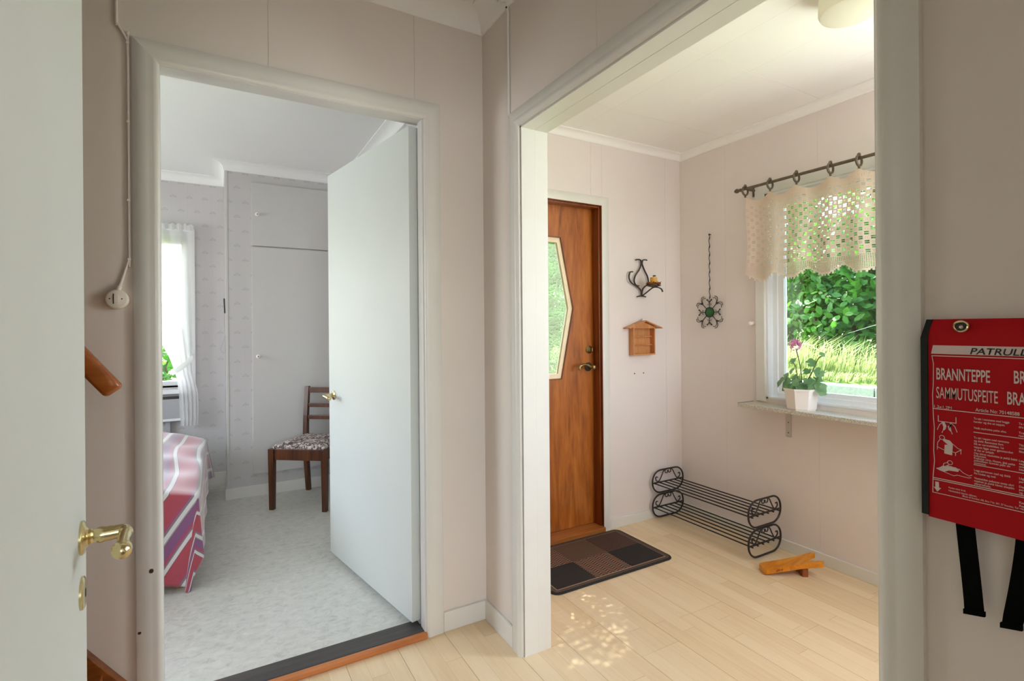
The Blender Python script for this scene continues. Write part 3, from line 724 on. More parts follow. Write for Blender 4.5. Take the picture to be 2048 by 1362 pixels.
# crocheted lace valance
LC = thing('lace_valance', (2.60, 1.3, 1.75), 'cream crocheted lace valance with scalloped hem hanging from the rings', 'curtain')
def lace():
    cell = .0210; nc = int((1.856 - .76) / cell); v = []; f = []
    ztop, zbot = 1.955, 1.556
    nr = int((ztop - zbot) / cell)
    def warp(a, z):
        # a: distance from the left end along the cloth; drape: sag between rings, folds in depth
        y = 1.856 - a
        d = min(abs(y - r) for r in RY); sag = .030 * math.sin(min(d, .08) / .08 * math.pi / 2) * max(0, 1 - (ztop - z) / .12)
        fold = .014 * math.sin(y * 43 + .6) * (.4 + .6 * (ztop - z) / .4) + .008 * math.sin(y * 21 + 2)
        return (2.602 + fold, y + .006 * math.sin(z * 16 + y * 5), z - sag)
    def quad(a0, a1, z0, z1):
        n = len(v); v.extend([warp(a0, z0), warp(a1, z0), warp(a1, z1), warp(a0, z1)]); f.append((n, n + 1, n + 2, n + 3))
    th = .0027
    def frame(a0, a1, z0, z1, t):
        quad(a0, a1, z0, z0 + t); quad(a0, a1, z1 - t, z1); quad(a0, a0 + t, z0 + t, z1 - t); quad(a1 - t, a1, z0 + t, z1 - t)
    for i in range(nc):
        for j in range(nr):
            a0, z0 = i * cell, zbot + j * cell; a1, z1 = a0 + cell, z0 + cell
            if j >= nr - 2: # dense heading
                for q in range(3): quad(a0, a1, z0 + q * cell / 3, z0 + q * cell / 3 + cell / 4.2)
                for q in range(3): quad(a0 + q * cell / 3, a0 + q * cell / 3 + cell / 4.6, z0, z1)
            elif (i + j) % 2 == 0:
                m_ = cell * .40
                frame(a0, a1, z0, z1, cell * .31)
                c = (a0 + a1) / 2; cz = (z0 + z1) / 2; k = cell * .085
                quad(c - k, c + k, z0, z1); quad(a0, a1, cz - k, cz + k)
            else:
                frame(a0, a1, z0, z1, th)
                c = (a0 + a1) / 2; k = .0012
                quad(a0, a1, (z0 + z1) / 2 - k, (z0 + z1) / 2 + k)
    # scalloped hem band: fine filet net
    fine = .0070
    for i in range(int(nc * cell / fine)):
        a0 = i * fine; y = 1.856 - a0
        ph = (a0 / .168) % 1; sc = .030 + .045 * math.sin(ph * math.pi) ** .8
        m_ = int(sc / fine)
        for j in range(m_):
            frame(a0, a0 + fine, zbot - (j + 1) * fine, zbot - j * fine, .0016)
        # picot edge
        zb = zbot - m_ * fine
        quad(a0, a0 + fine, zb - .009, zb)
        if i % 3 == 0: quad(a0 - .001, a0 + .007, zb - .017, zb - .009)
    return v, f
v_, f_ = lace()
lo = pydata('lace_net', v_, f_, 'crochet_thread', LC); lo['kind'] = 'stuff'
mo = lo.modifiers.new('thick', 'SOLIDIFY'); mo.thickness = .0016

# potted geranium
PT = thing('flower_pot', (2.595, 1.55, .791), 'white eight-sided ceramic pot on the speckled sill shelf', 'flower pot')
def octo(c, r, z, n=8, ph=R(10)): return [(c[0] + r * math.cos(2 * math.pi * i / n + ph), c[1] + r * math.sin(2 * math.pi * i / n + ph), z) for i in range(n)]
pc = (2.597, 1.552)
MB().loft([octo(pc, .066, .795), octo(pc, .071, .80), octo(pc, .083, .893), octo(pc, .088, .893), octo(pc, .088, .902), octo(pc, .081, .902), octo(pc, .077, .885), octo(pc, .02, .884)]).build('pot_body', 'ceramic_white', PT)
MB().loft([octo(pc, .060, .791), octo(pc, .068, .7912), octo(pc, .070, .7955), octo(pc, .03, .7955)]).build('pot_foot', 'ceramic_white', PT)
PL = thing('geranium_plant', (2.597, 1.552, .885), 'green geranium with one pink flower in the white pot', 'plant')
MB().lathe((pc[0], pc[1], .880), (0, 0, 1), [(0, .074), (.006, .072), (.009, .03)], 14).build('soil', 'soil', PL)
def stem_(pts, r=.0028): return MB().tube(smoothpath(pts, 4), r, 6).build('stem', 'stem_green', PL, True)
B0 = (2.597, 1.547, .888)
stem_([B0, (2.597, 1.550, .96), (2.598, 1.560, 1.03), (2.60, 1.580, 1.105)]); stem_([B0, (2.60, 1.53, .93), (2.603, 1.50, .985), (2.606, 1.473, 1.05), (2.608, 1.457, 1.07)])
stem_([B0, (2.59, 1.565, .95), (2.588, 1.575, 1.01), (2.586, 1.588, 1.035)]); stem_([B0, (2.59, 1.58, .92), (2.58, 1.615, .955)]); stem_([B0, (2.60, 1.52, .91), (2.60, 1.48, .93), (2.60, 1.462, .985)])
def leaf_mesh(c, nrm, r, ph):
    c, nrm = Vector(c), Vector(nrm).normalized(); u = nrm.orthogonal().normalized(); w = nrm.cross(u); v = [c - nrm * r * .12]; n = 18
    for i in range(n):
        a = 2 * math.pi * i / n + ph; q = r * (1 + .12 * math.cos(5 * a)) * (.45 if i == 0 else 1)
        v.append(c + (u * math.cos(a) + w * math.sin(a)) * q + nrm * r * .10 * math.sin(3 * a + ph))
    return v, [(0, 1 + i, 1 + (i + 1) % n) for i in range(n)]
LV = [((2.58, 1.625, .955), .026), ((2.56, 1.645, .925), .028), ((2.55, 1.60, .925), .030), ((2.56, 1.56, .915), .028), ((2.57, 1.52, .915), .028), ((2.58, 1.48, .925), .030), ((2.60, 1.455, .915), .030), ((2.60, 1.462, .988), .026), ((2.62, 1.60, .94), .028), ((2.62, 1.51, .93), .028), ((2.54, 1.585, .905), .024), ((2.56, 1.53, .905), .024), ((2.586, 1.59, 1.04), .022), ((2.60, 1.50, 1.035), .026), ((2.60, 1.525, .99), .022), ((2.59, 1.60, .985), .020), ((2.61, 1.452, 1.078), .015), ((2.60, 1.575, .925), .026), ((2.57, 1.62, .905), .026), ((2.59, 1.445, .895), .024), ((2.585, 1.552, .905), .026), ((2.555, 1.625, .945), .022), ((2.57, 1.50, .945), .024), ((2.615, 1.475, .955), .022), ((2.575, 1.575, .955), .022), ((2.61, 1.63, .925), .024), ((2.55, 1.55, .935), .022)]
for c, r in LV:
    d = Vector((c[0] - 2.60 - .03, c[1] - 1.55, .05 + rng.uniform(-.02, .03))); v, f = leaf_mesh(c, d + Vector((-.04, rng.uniform(-.03, .03), .02)), r, rng.uniform(0, 6)); pydata('leaf', v, f, 'plant_leaf', PL, True)
fc = Vector((2.60, 1.585, 1.122)); fv, ff = [], []
for k in range(34):
    d = Vector((rng.gauss(0, 1), rng.gauss(0, 1), rng.gauss(.2, .8))).normalized(); c = fc + d * Vector((1, 1.2, 1)).length * .0145; u = d.orthogonal().normalized(); w = d.cross(u); n = len(fv); r = .0125
    fv += [c + u * r, c + w * r * .8 + d * .004, c - u * r, c - w * r * .8 + d * .004, c - d * .005]; ff += [(n, n + 1, n + 4), (n + 1, n + 2, n + 4), (n + 2, n + 3, n + 4), (n + 3, n, n + 4)]
pydata('flower_head', fv, ff, 'pink_petal', PL)

# ------------------------------------------------------------------ entry wall things
SCN = thing('wall_sconce', (2.31, YE, 1.53), 'scrolled black iron wall sconce holding a candle', 'candle sconce')
def band(nm, xz, y=2.394, r=.0062): return MB().tube(smoothpath([(a, y, b) for a, b in xz], 5), r, 8, up=(0, 1, 0), flat=.65).build(nm, 'dark_iron', SCN, True)
band('scroll', [(2.261, 1.643), (2.286, 1.647), (2.305, 1.638), (2.303, 1.61), (2.286, 1.579), (2.258, 1.547), (2.246, 1.516), (2.254, 1.492), (2.271, 1.482), (2.285, 1.481)])
band('scroll', [(2.355, 1.646), (2.338, 1.648), (2.32, 1.643), (2.314, 1.623), (2.32, 1.606), (2.337, 1.576), (2.357, 1.546), (2.366, 1.515), (2.358, 1.492), (2.336, 1.478), (2.319, 1.463), (2.312, 1.443), (2.311, 1.423)])
band('scroll', [(2.233, 1.567), (2.213, 1.564), (2.203, 1.545), (2.205, 1.52), (2.221, 1.498), (2.254, 1.482), (2.284, 1.467), (2.303, 1.448), (2.306, 1.422)], 2.392)
band('foot_bar', [(2.272, 1.413), (2.290, 1.417), (2.325, 1.417), (2.342, 1.413)])
MB().tube(smoothpath([(2.312, 2.390, 1.420), (2.316, 2.35, 1.443), (2.320, 2.31, 1.464), (2.330, 2.285, 1.466), (2.345, 2.265, 1.455), (2.350, 2.258, 1.436)], 5), .006, 8, up=(1, 0, 0), flat=.6).build('arm', 'dark_iron', SCN, True)
MB().lathe((2.323, 2.305, 1.466), (0, 0, 1), [(0, .008), (.003, .02), (.010, .045), (.0115, .046), (.0045, .02), (.004, .002)], 24).build('dish', 'dark_iron', SCN, True)
CD = thing('candle', (2.323, 2.305, 1.471), 'short amber candle standing on the iron sconce', 'candle')
MB().lathe((2.323, 2.305, 1.471), (0, 0, 1), [(0, .022), (.052, .022), (.057, .021), (.056, .014), (.053, .004)], 20).build('wax', 'candle_wax', CD, True)
MB().tube([(2.323, 2.305, 1.522), (2.324, 2.305, 1.534), (2.327, 2.304, 1.539)], .0016, 6).build('wick', 'black_iron', CD)
MB().sphere((2.326, 2.302, 1.537), .010, 8, 6, (1.2, 1, .45)).build('wick_cap', 'dark_iron', CD, True)
WR = thing('dried_wreath', (2.323, 2.305, 1.478), 'small brown dried wreath round the candle', 'wreath')
for k in range(26):
    a = 2 * math.pi * k / 26 + rng.uniform(-.1, .1); q = .033 + rng.uniform(-.004, .007); z = 1.484 + rng.uniform(-.006, .012)
    MB().sphere((2.323 + q * math.cos(a), 2.305 + q * math.sin(a), z), .006 + rng.uniform(0, .003), 7, 5, (1, 1, .8)).build('berry', 'dried_berry', WR, True)
for k in range(7):
    a = 2 * math.pi * k / 7; c = Vector((2.323 + .036 * math.cos(a), 2.305 + .036 * math.sin(a), 1.488)); e = c + Vector((.012 * math.cos(a), .012 * math.sin(a), .014))
    MB().tube([c, (c + e) / 2 + Vector((0, 0, .003)), e], [.0018, .0014, .0006], 5).build('twig', 'dried_berry', WR)

HS = thing('house_shelf', (2.305, YE, 1.13), 'small wooden house-shaped wall shelf box below the sconce', 'wall shelf')
hx0, hx1, hz0, hz1, hy = 2.213, 2.397, 1.048, 1.222, 2.368
MB().box((hx0, hy, hz0), (hx0 + .009, YE - .001, hz1), .0008).build('side_panel', 'shelf_wood', HS); MB().box((hx1 - .009, hy, hz0), (hx1, YE - .001, hz1), .0008).build('side_panel', 'shelf_wood', HS)
MB().box((hx0 + .009, hy, hz0), (hx1 - .009, YE - .004, hz0 + .009), .0008).build('bottom_panel', 'shelf_wood', HS)
MB().box((hx0 + .009, YE - .005, hz0 + .009), (hx1 - .009, YE - .001, hz1)).build('back_panel', 'shelf_wood', HS)
for z in (1.108, 1.160): MB().box((hx0 + .009, YE - .020, z), (hx1 - .009, YE - .005, z + .006), .0006).build('inner_shelf', 'shelf_wood', HS)
px_ = (hx0 + hx1) / 2
MB().prism([(hx0 + .003, hy + .002, 1.214), (hx1 - .003, hy + .002, 1.214), (hx1 - .003, hy + .002, 1.222), (px_, hy + .002, 1.252), (hx0 + .003, hy + .002, 1.222)], (0, .008, 0)).build('gable', 'shelf_wood', HS)
for s in (-1, 1):
    e = Vector((px_ + s * .138, hy - .018, 1.212)); p = Vector((px_, hy - .018, 1.257)); up_ = Vector((s * .31, 0, .95)) * .007
    MB().prism([e, p, p + Vector((0, 0, .0074)), e + up_], (0, YE - .001 - (hy - .018), 0), .0006).build('roof_board', 'shelf_wood', HS)
MB().tube([(px_, 2.40, 1.258), (px_, 2.395, 1.270), (px_ + .004, 2.392, 1.274), (px_ + .006, 2.395, 1.268)], .0014, 6).build('hanger_hook', 'dark_iron', HS)
for k, q in enumerate((2.258, 2.334)):
    tag(MB().lathe((q, YE - .0003, .9315), (0, -1, 0), [(0, .0042), (.002, .004), (.003, .002)], 10).build('wall_screw', 'dark_iron', None), ('small dark screw in the wall below the house shelf, door side', 'small dark screw in the wall below the house shelf, corner side')[k], 'screw', 'screws below the house shelf')

# hanging iron ornament on the window wall
OR = thing('wall_ornament', (2.665, 2.17, 1.31), 'iron flower ornament with green glass centre on a twisted rod', 'wall ornament')
ox, oy, oz = 2.662, 2.170, 1.312
MB().lathe((2.671, oy, oz), (-1, 0, 0), [(0, .030), (.006, .0305), (.011, .027), (.0145, .018), (.016, .002)], 28).build('glass_disc', 'green_glass', OR, True)
MB().tube([(ox, oy + .0305 * math.cos(a), oz + .0305 * math.sin(a)) for a in [2 * math.pi * i / 28 for i in range(28)]], .0028, 8, True).build('rim', 'black_iron', OR, True)
def W2(a, b): return (ox, oy + a, oz + b)
for k in range(8):
    an = R(45 * k); ca, sa = math.cos(an), math.sin(an); L = .100 if k % 2 else .082
    def T(r, t): return W2(r * ca - t * sa, r * sa + t * ca)
    if k % 2 == 0:
        sp = MB().tube([T(.030, 0), T(.066, 0)], .0026, 7).build('spoke', 'black_iron', OR, True)
        for s in (-1, 1):
            MB().tube(smoothpath([T(.060, 0), T(.070, s * .008), T(.080, s * .018)], 4), [.0026] * 5 + [.0034, .004, .0045, .005], 7).build('prong', 'black_iron', sp, True)
            MB().tube(smoothpath([T(.048, 0), T(.053, s * .007), T(.048, s * .013), T(.043, s * .009)], 4), .0014, 6).build('curl', 'black_iron', sp, True)
        MB().tube([T(.066, 0), T(.080, 0)], [.0022, .0008], 6).build('prong', 'black_iron', sp, True)
    else:
        sp = MB().tube([T(.030, 0), T(.082, 0)], .0026, 7).build('spoke', 'black_iron', OR, True)
        MB().sphere(T(.078, 0), .0085, 8, 6, (.6, 1, 1)).build('knot', 'black_iron', sp, True)
        for s in (-1, 1):
            MB().tube(smoothpath([T(.078, s * .004), T(.096, s * .010), T(.106, s * .026), T(.098, s * .042)], 4), .0022, 6).build('curl', 'black_iron', sp, True)
            MB().tube(smoothpath([T(.080, s * .004), T(.090, s * .016), T(.094, s * .030), T(.082, s * .044)], 4), .0020, 6).build('curl', 'black_iron', sp, True)
pts = [(ox + .002 * math.sin(k * .8), oy - .003 + .0025 * math.cos(k * .8), 1.394 + .4 * k / 60) for k in range(61)]
MB().tube(pts, [.0022 + .0018 * max(0, math.sin(k * .8)) ** 3 for k in range(61)], 7).build('twisted_rod', 'black_iron', OR, True)
MB().lathe((XW - .0005, oy - .003, 1.798), (-1, 0, 0), [(0, .003), (.012, .003), (.013, .006), (.015, .004)], 10).build('hanger_nail', 'black_iron', OR, True)

# ------------------------------------------------------------------ entry floor things
MTT = thing('door_mat', (1.69, 2.16, 0), 'brown and black patchwork door mat before the front door', 'door mat')
mx0, mx1, my0, my1 = 1.312, 2.075, 1.926, 2.376
def rrect(x0, x1, y0, y1, r, z, n=5):
    o = []
    for cx_, cy_, a in ((x1 - r, y1 - r, 0), (x0 + r, y1 - r, 90), (x0 + r, y0 + r, 180), (x1 - r, y0 + r, 270)):
        for i in range(n + 1): o.append((cx_ + r * math.cos(R(a + 90 * i / n)), cy_ + r * math.sin(R(a + 90 * i / n)), z))
    return o
MB().loft([rrect(mx0, mx1, my0, my1, .04, .0005), rrect(mx0 - .002, mx1 + .002, my0 - .002, my1 + .002, .042, .003), rrect(mx0, mx1, my0, my1, .04, .0065)]).build('rubber_base', 'mat_rubber', MTT)
MB().loft([rrect(mx0 + .010, mx1 - .010, my0 + .010, my1 - .010, .033, .0066), rrect(mx0 + .010, mx1 - .010, my0 + .010, my1 - .010, .033, .0080)]).build('border', 'mat_border', MTT)
MB().loft([rrect(mx0 + .033, mx1 - .033, my0 + .028, my1 - .028, .005, .0081), rrect(mx0 + .033, mx1 - .033, my0 + .028, my1 - .028, .005, .0086)]).build('cord_line', 'mat_cord', MTT)
cw, ch = (mx1 - mx0 - .073) / 3, (my1 - my0 - .063) / 2
pat = {(2, 1): 'lines', (2, 0): 'dark', (1, 1): 'grid', (1, 0): 'zigzag', (0, 1): 'zigzag', (0, 0): 'dark'}
for (i, j), p in pat.items():
    a, b = mx0 + .0365 + i * cw, my0 + .0315 + j * ch
    MB().box((a + .0012, b + .0012, .0087), (a + cw - .0012, b + ch - .0012, .0105), .0006).build('patch', 'mat_' + p, MTT)

def rack(z0, label):
    t = thing('shoe_rack', (2.52, 2.04, z0), label, 'shoe rack', 'stacked wrought iron shoe racks')
    X0, X1, H = 2.378, 2.652, .155; r = .072
    for y in (1.705, 2.383):
        pts = []
        for cx_, cz_, a in ((X1 - r, z0 + H - r, 0), (X0 + r, z0 + H - r, 90), (X0 + r, z0 + r + .004, 180), (X1 - r, z0 + r + .004, 270)):
            for i in range(9): pts.append((cx_ + r * math.cos(R(a + 90 * i / 8)), y, cz_ + (r - .004) * math.sin(R(a + 90 * i / 8))))
        en = MB().tube(pts, .0052, 8, True).build('end_loop', 'black_iron', t, True)
        MB().tube([(X0 + .004, y, z0 + .074), (X1 - .004, y, z0 + .074)], .0046, 8).build('crossbar', 'black_iron', en, True)
        xm = (X0 + X1) / 2
        for s in (-1, 1):
            P = lambda a, b: (xm + s * a, y, z0 + b)
            MB().tube(smoothpath([P(.020, .150), P(.040, .140), P(.060, .108), P(.078, .084), P(.094, .082), P(.108, .094), P(.106, .110), P(.092, .108)], 5), .0036, 7).build('scroll', 'black_iron', en, True)
            MB().tube(smoothpath([P(.0, .132), P(.010, .126), P(.022, .128), P(.026, .140), P(.018, .147)], 4), .0032, 6).build('scroll', 'black_iron', en, True)
        MB().sphere((xm, y, z0 + .137), .006, 8, 5).build('knot', 'black_iron', en, True)
    for k in range(6):
        x = X0 + .026 + k * .0445
        MB().tube([(x, 1.697, z0 + .068), (x, 2.391, z0 + .068)], .0040, 7).build('rod', 'black_iron', t, True)
rack(.0, 'black wrought iron shoe rack standing on the floor, lower of the stack')
rack(.155, 'black wrought iron shoe rack set on top of the other one')

BJ = thing('boot_jack', (2.44, 1.50, 0), 'orange varnished wooden boot jack on the floor beside the shoe rack', 'boot jack')
bo = Vector((2.330, 1.600, 0)); bx_ = Vector((.826, -.563, 0)).normalized(); by_ = Vector((-bx_.y, bx_.x, 0))
outl = [(a * .80, b * .85) for a, b in [(0, -.034), (.012, -.044), (.05, -.046), (.10, -.044), (.16, -.046), (.22, -.047), (.285, -.060), (.335, -.068), (.345, -.050), (.290, -.030), (.262, -.015), (.255, 0), (.262, .015), (.290, .030), (.345, .050), (.335, .068), (.285, .060), (.22, .047), (.16, .044), (.10, .042), (.05, .045), (.012, .042), (0, .032)]]
tilt = .20
mb = MB()
def BP(a, b, h): return bo + bx_ * a + by_ * b + Vector((0, 0, .004 + a * tilt + h))
# split into two halves so the concave outline triangulates cleanly
n_ = len(outl); low = [outl[i] for i in range(0, 12)]; up2 = [outl[i] for i in range(11, 23)]
qs = [(0, 22), (1, 21), (2, 20), (3, 19), (4, 18), (5, 17)]
vt = [mb.bm.verts.new(BP(a, b, .024)) for a, b in outl]; vb = [mb.bm.verts.new(BP(a, b, 0)) for a, b in outl]
for lst, rev in ((vt, False), (vb, True)):
    faces = [[lst[i], lst[i + 1], lst[22 - i - 1], lst[22 - i]] for i in range(5)] + [[lst[5], lst[6], lst[7], lst[8], lst[9], lst[10], lst[11]], [lst[11], lst[12], lst[13], lst[14], lst[15], lst[16], lst[17]], [lst[5], lst[11], lst[17]]]
    for q in faces: mb.bm.faces.new(q if not rev else q[::-1])
for i in range(n_): mb.bm.faces.new((vb[i], vb[(i + 1) % n_], vt[(i + 1) % n_], vt[i]))
bd = mb.build('footboard', 'honey_wood', BJ)
MB().obox(bo + bx_ * .178 - by_ * .040, bx_ * .026, by_ * .080, (0, 0, .0385)).build('riser_block', 'red_wood', BJ)
for a, b, s_ in ((.068, -.0392, .024), (.085, -.0385, .018)):
    MB().sphere(BP(a, b, .012), s_, 10, 5, (1, .06, .22)).build('knot_mark', 'red_wood', BJ, True)

# entry ceiling lamp
CL = thing('ceiling_lamp', (1.875, .935, EC), 'white frosted glass drum lamp on the entry ceiling', 'ceiling lamp')
MB().lathe((1.875, .935, EC), (0, 0, -1), [(0, .075), (.012, .075), (.014, .06)], 32).build('base', 'ceramic_white', CL, True)
MB().lathe((1.875, .935, EC - .010), (0, 0, -1), [(0, .098), (.055, .100), (.068, .094), (.073, .08), (.075, .004)], 40).build('glass_shade', 'lamp_glass', CL, True)

# ------------------------------------------------------------------ bedroom
WD = thing('wardrobe', (.475, 4.45, 0), 'built-in wallpapered wardrobe with flush white doors', 'wardrobe')
MB().box((.04, 4.2, .008), (BR - .001, BB - .001, BC - .001)).build('body', 'wallpaper_x', WD)
MB().box((.0375, 4.1975, .10), (.055, 4.215, BC - .06), .002).build('corner_bead', 'wardrobe_white', WD)
MB().box((.028, 4.187, .008), (BR - .015, 4.2, .088), .002).build('plinth', 'trim_white', WD)
MB().box((.027, 4.2, .008), (.04, BB - .02, .088), .002).build('plinth', 'trim_white', WD)
for z0, z1, kz in ((1.842, 2.303, 2.068), (.172, 1.833, 1.03)):
    dr = MB().box((.207, 4.183, z0), (.895, 4.1995, z1), .0015).build('cabinet_door', 'wardrobe_white', WD)
    MB().lathe((.243, 4.183, kz), (0, -1, 0), [(0, .006), (.008, .006), (.012, .014), (.020, .015), (.024, .010), (.025, .003)], 18).build('knob', 'ceramic_white', dr, True)
    MB().lathe((.243, 4.1585, kz), (0, -1, 0), [(0, .004), (.001, .004)], 10).build('knob_screw', 'dark_iron', dr)
DV = thing('corded_handset', (.03, 4.3, 1.4), 'thin black handset with a hanging cord on the wardrobe side', 'handset')
MB().obox((.0385, 4.285, 1.348), (-.010, 0, 0), (0, .045, 0), (-.004, 0, .108), .002).build('body', 'black_plastic', DV)
MB().tube(smoothpath([(.033, 4.30, 1.35), (.030, 4.30, 1.28), (.036, 4.30, 1.20), (.026, 4.295, 1.15), (.008, 4.29, 1.105), (.006, 4.29, 1.075), (.020, 4.295, 1.06), (.034, 4.30, 1.07), (.036, 4.30, 1.20), (.037, 4.30, 1.0), (.034, 4.30, .70), (.037, 4.30, .40), (.033, 4.30, .30)], 6), .0016, 6).build('cord', 'heater_grey', DV, True)

# bedroom back window
W2_ = thing('window_2', (-.84, 4.75, .8), 'white framed bedroom window behind the sheer curtain', 'window', None, 'structure')
for lo, hi, nm in (((-1.38, 4.72, .80), (-1.33, 4.80, 1.95), 'frame'), ((-.255, 4.72, .80), (-.205, 4.80, 1.95), 'frame'), ((-1.33, 4.72, 1.90), (-.255, 4.80, 1.95), 'frame'), ((-1.33, 4.72, .80), (-.255, 4.80, .835), 'frame'), ((-.81, 4.73, .835), (-.77, 4.79, 1.90), 'mullion')):
    MB().box(lo, hi, .003).build(nm, 'window_white', W2_)
MB().box((-1.33, 4.758, .83), (-.255, 4.762, 1.905)).build('pane', 'window_glass', W2_)
MB().box((-1.44, 4.655, .742), (-.165, 4.72, .775), .003).build('sill', 'window_white', W2_)
for lo, hi in (((-1.44, 4.672, .775), (-1.38, 4.69, 2.01)), ((-.205, 4.672, .775), (-.165, 4.69, 2.01)), ((-1.38, 4.672, 1.95), (-.205, 4.69, 2.01))): MB().box(lo, hi, .002).build('casing_board', 'window_white', W2_)
MB().box((-1.33, 4.69, .79), (-.255, 4.725, .80)).build('sill_board', 'window_white', W2_)
HT = thing('panel_heater', (-.8, 4.66, .55), 'flat grey panel heater under the bedroom window', 'heater')
MB().box((-1.30, 4.645, .555), (-.20, 4.688, .715), .004).build('front_panel', 'heater_grey', HT)
MB().box((-1.28, 4.643, .705), (-.215, 4.686, .722), .002).build('top_grille', 'dark_iron', HT)
MB().box((-1.30, 4.640, .538), (-.20, 4.655, .556), .003).build('bottom_rail', 'window_white', HT)
for x in (-1.1, -.36): MB().box((x, 4.66, .30), (x + .03, 4.689, .56), .002).build('foot', 'heater_grey', HT)

CU = thing('sheer_curtain', (-.3, 4.60, 1.2), 'sheer white curtain tied back at the bedroom window', 'curtain')
def lerp(t, k): 
    for (a, b), (c, d) in zip(k, k[1:]):
        if t <= c: 
            s = (t - a) / (c - a); s = s * s * (3 - 2 * s) if False else s; return b + (d - b) * s
    return k[-1][1]
nu, nv = 90, 60; v, f = [], []
zt_, zb_ = 1.985, .50
for j in range(nv + 1):
    z = zt_ + (zb_ - zt_) * j / nv; tt = zt_ - z
    xl = lerp(tt, [(0, -.66), (.35, -.60), (.60, -.52), (.80, -.41), (.95, -.335), (1.06, -.300), (1.14, -.282), (1.24, -.272), (1.5, -.262)])
    xr = lerp(tt, [(0, -.168), (.6, -.168), (.9, -.178), (1.0, -.186), (1.08, -.182), (1.22, -.150), (1.32, -.145), (1.5, -.150)])
    for i in range(nu + 1):
        u = i / nu; amp = .013 if tt < .9 else .010; wv = math.sin(u * 2 * math.pi * 4.6 + .5) + .25 * math.sin(u * 2 * math.pi * 9 + 1)
        v.append((xl + (xr - xl) * u, 4.615 + amp * wv * (.6 + .4 * min(1, tt / .2)), z))
for j in range(nv):
    for i in range(nu): a = j * (nu + 1) + i; f.append((a, a + 1, a + nu + 2, a + nu + 1))
pydata('cloth', v, f, 'sheer_cloth', CU, True)
v, f = [], []
for j in range(5):
    for i in range(nu + 1):
        u = i / nu; v.append((-.66 + .492 * u, 4.612 + .010 * math.sin(u * 60) * (1 - j / 6) + .006 * math.sin(u * 133), zt_ - .002 + .012 * j + .006 * math.sin(u * 80) * j / 4))
for j in range(4):
    for i in range(nu): a = j * (nu + 1) + i; f.append((a, a + 1, a + nu + 2, a + nu + 1))
pydata('ruffle', v, f, 'sheer_cloth', CU, True)
MB().tube([(-1.45, 4.62, 1.985), (-.17, 4.62, 1.985)], .006, 8).build('rod', 'window_white', CU, True)
tb = [(-.318, 4.585, .905), (-.27, 4.575, .935), (-.22, 4.58, .975), (-.184, 4.61, 1.015), (-.182, 4.675, 1.03)]
MB().tube(smoothpath(tb, 5), .020, 10, up=(0, 0, 1), flat=.22).build('tieback', 'sheer_cloth', CU, True)

# chair
CHL = thing('wooden_chair', (.45, 3.85, .008), 'dark wooden chair with floral upholstered seat behind the open door', 'chair')
fl_, frr, bl = Vector((.302, 3.82, .008)), Vector((.603, 3.596, .008)), Vector((.588, 4.095, .008)); ex = (frr - fl_).normalized(); ey = Vector((-ex.y, ex.x, 0))
wd, dp = .376, .395; sh = .418
def CP(a, b, z): return fl_ + ex * a + ey * b + Vector((0, 0, z - .008))
lw = .036
def leg(a, b, ztop): 
    MB().loft([[CP(a + s * .5 * w - 0, b + t_ * .5 * w, z) for s, t_ in ((-1, -1), (1, -1), (1, 1), (-1, 1))] for z, w in ((.008, .030), (.30, .036), (ztop, .038))]).build('leg', 'chair_wood', CHL)
leg(0, 0, sh); leg(wd, 0, sh)
for a in (.025, wd - .025):
    def ring(b, z, w): return [CP(a + s * .5 * .030, b + t_ * .5 * w, z) for s, t_ in ((-1, -1), (1, -1), (1, 1), (-1, 1))]
    MB().loft([ring(dp + .035, .008, .030), ring(dp + .012, .22, .036), ring(dp, .40, .038), ring(dp + .008, .58, .034), ring(dp + .030, .795, .026)]).build('leg', 'chair_wood', CHL)
def rail(a0_, b0_, a1_, b1_, z0, z1, th=.020):
    p0, p1 = CP(a0_, b0_, z0), CP(a1_, b1_, z0); d = (p1 - p0); n = Vector((-d.y, d.x, 0)).normalized() * th
    MB().obox(p0 - n * .5, d, n, (0, 0, z1 - z0), .002).build('seat_rail', 'chair_wood', CHL)
rail(0, 0, wd, 0, .345, sh); rail(0, 0, .025, dp, .345, sh); rail(wd, 0, wd - .025, dp, .345, sh); rail(.025, dp, wd - .025, dp, .345, sh)
for z, h, b in ((.768, .040, .027), (.655, .030, .016), (.565, .030, .007)):
    p0 = CP(.025, dp + b - .008, z - h / 2 + .0); MB().obox(p0, ex * (wd - .05), ey * .016, (0, 0, h), .003).build('back_slat', 'chair_wood', CHL)
mb = MB(); rings = []
for k, (ins, z) in enumerate(((.012, sh - .012), (.006, sh), (.006, sh + .012), (.018, sh + .026), (.05, sh + .036), (.12, sh + .040))):
    q = []
    n = 6
    cor = [(ins - .004, ins - .004), (wd - ins + .004, ins - .004), (wd - ins - .012, dp - ins), (ins + .012, dp - ins)]
    for i in range(4):
        a, b = cor[i], cor[(i + 1) % 4]
        for m_ in range(n): q.append(CP(a[0] + (b[0] - a[0]) * m_ / n, a[1] + (b[1] - a[1]) * m_ / n, z))
    rings.append(q)
mb.loft(rings); mb.build('seat_cushion', 'floral_seat', CHL, True)

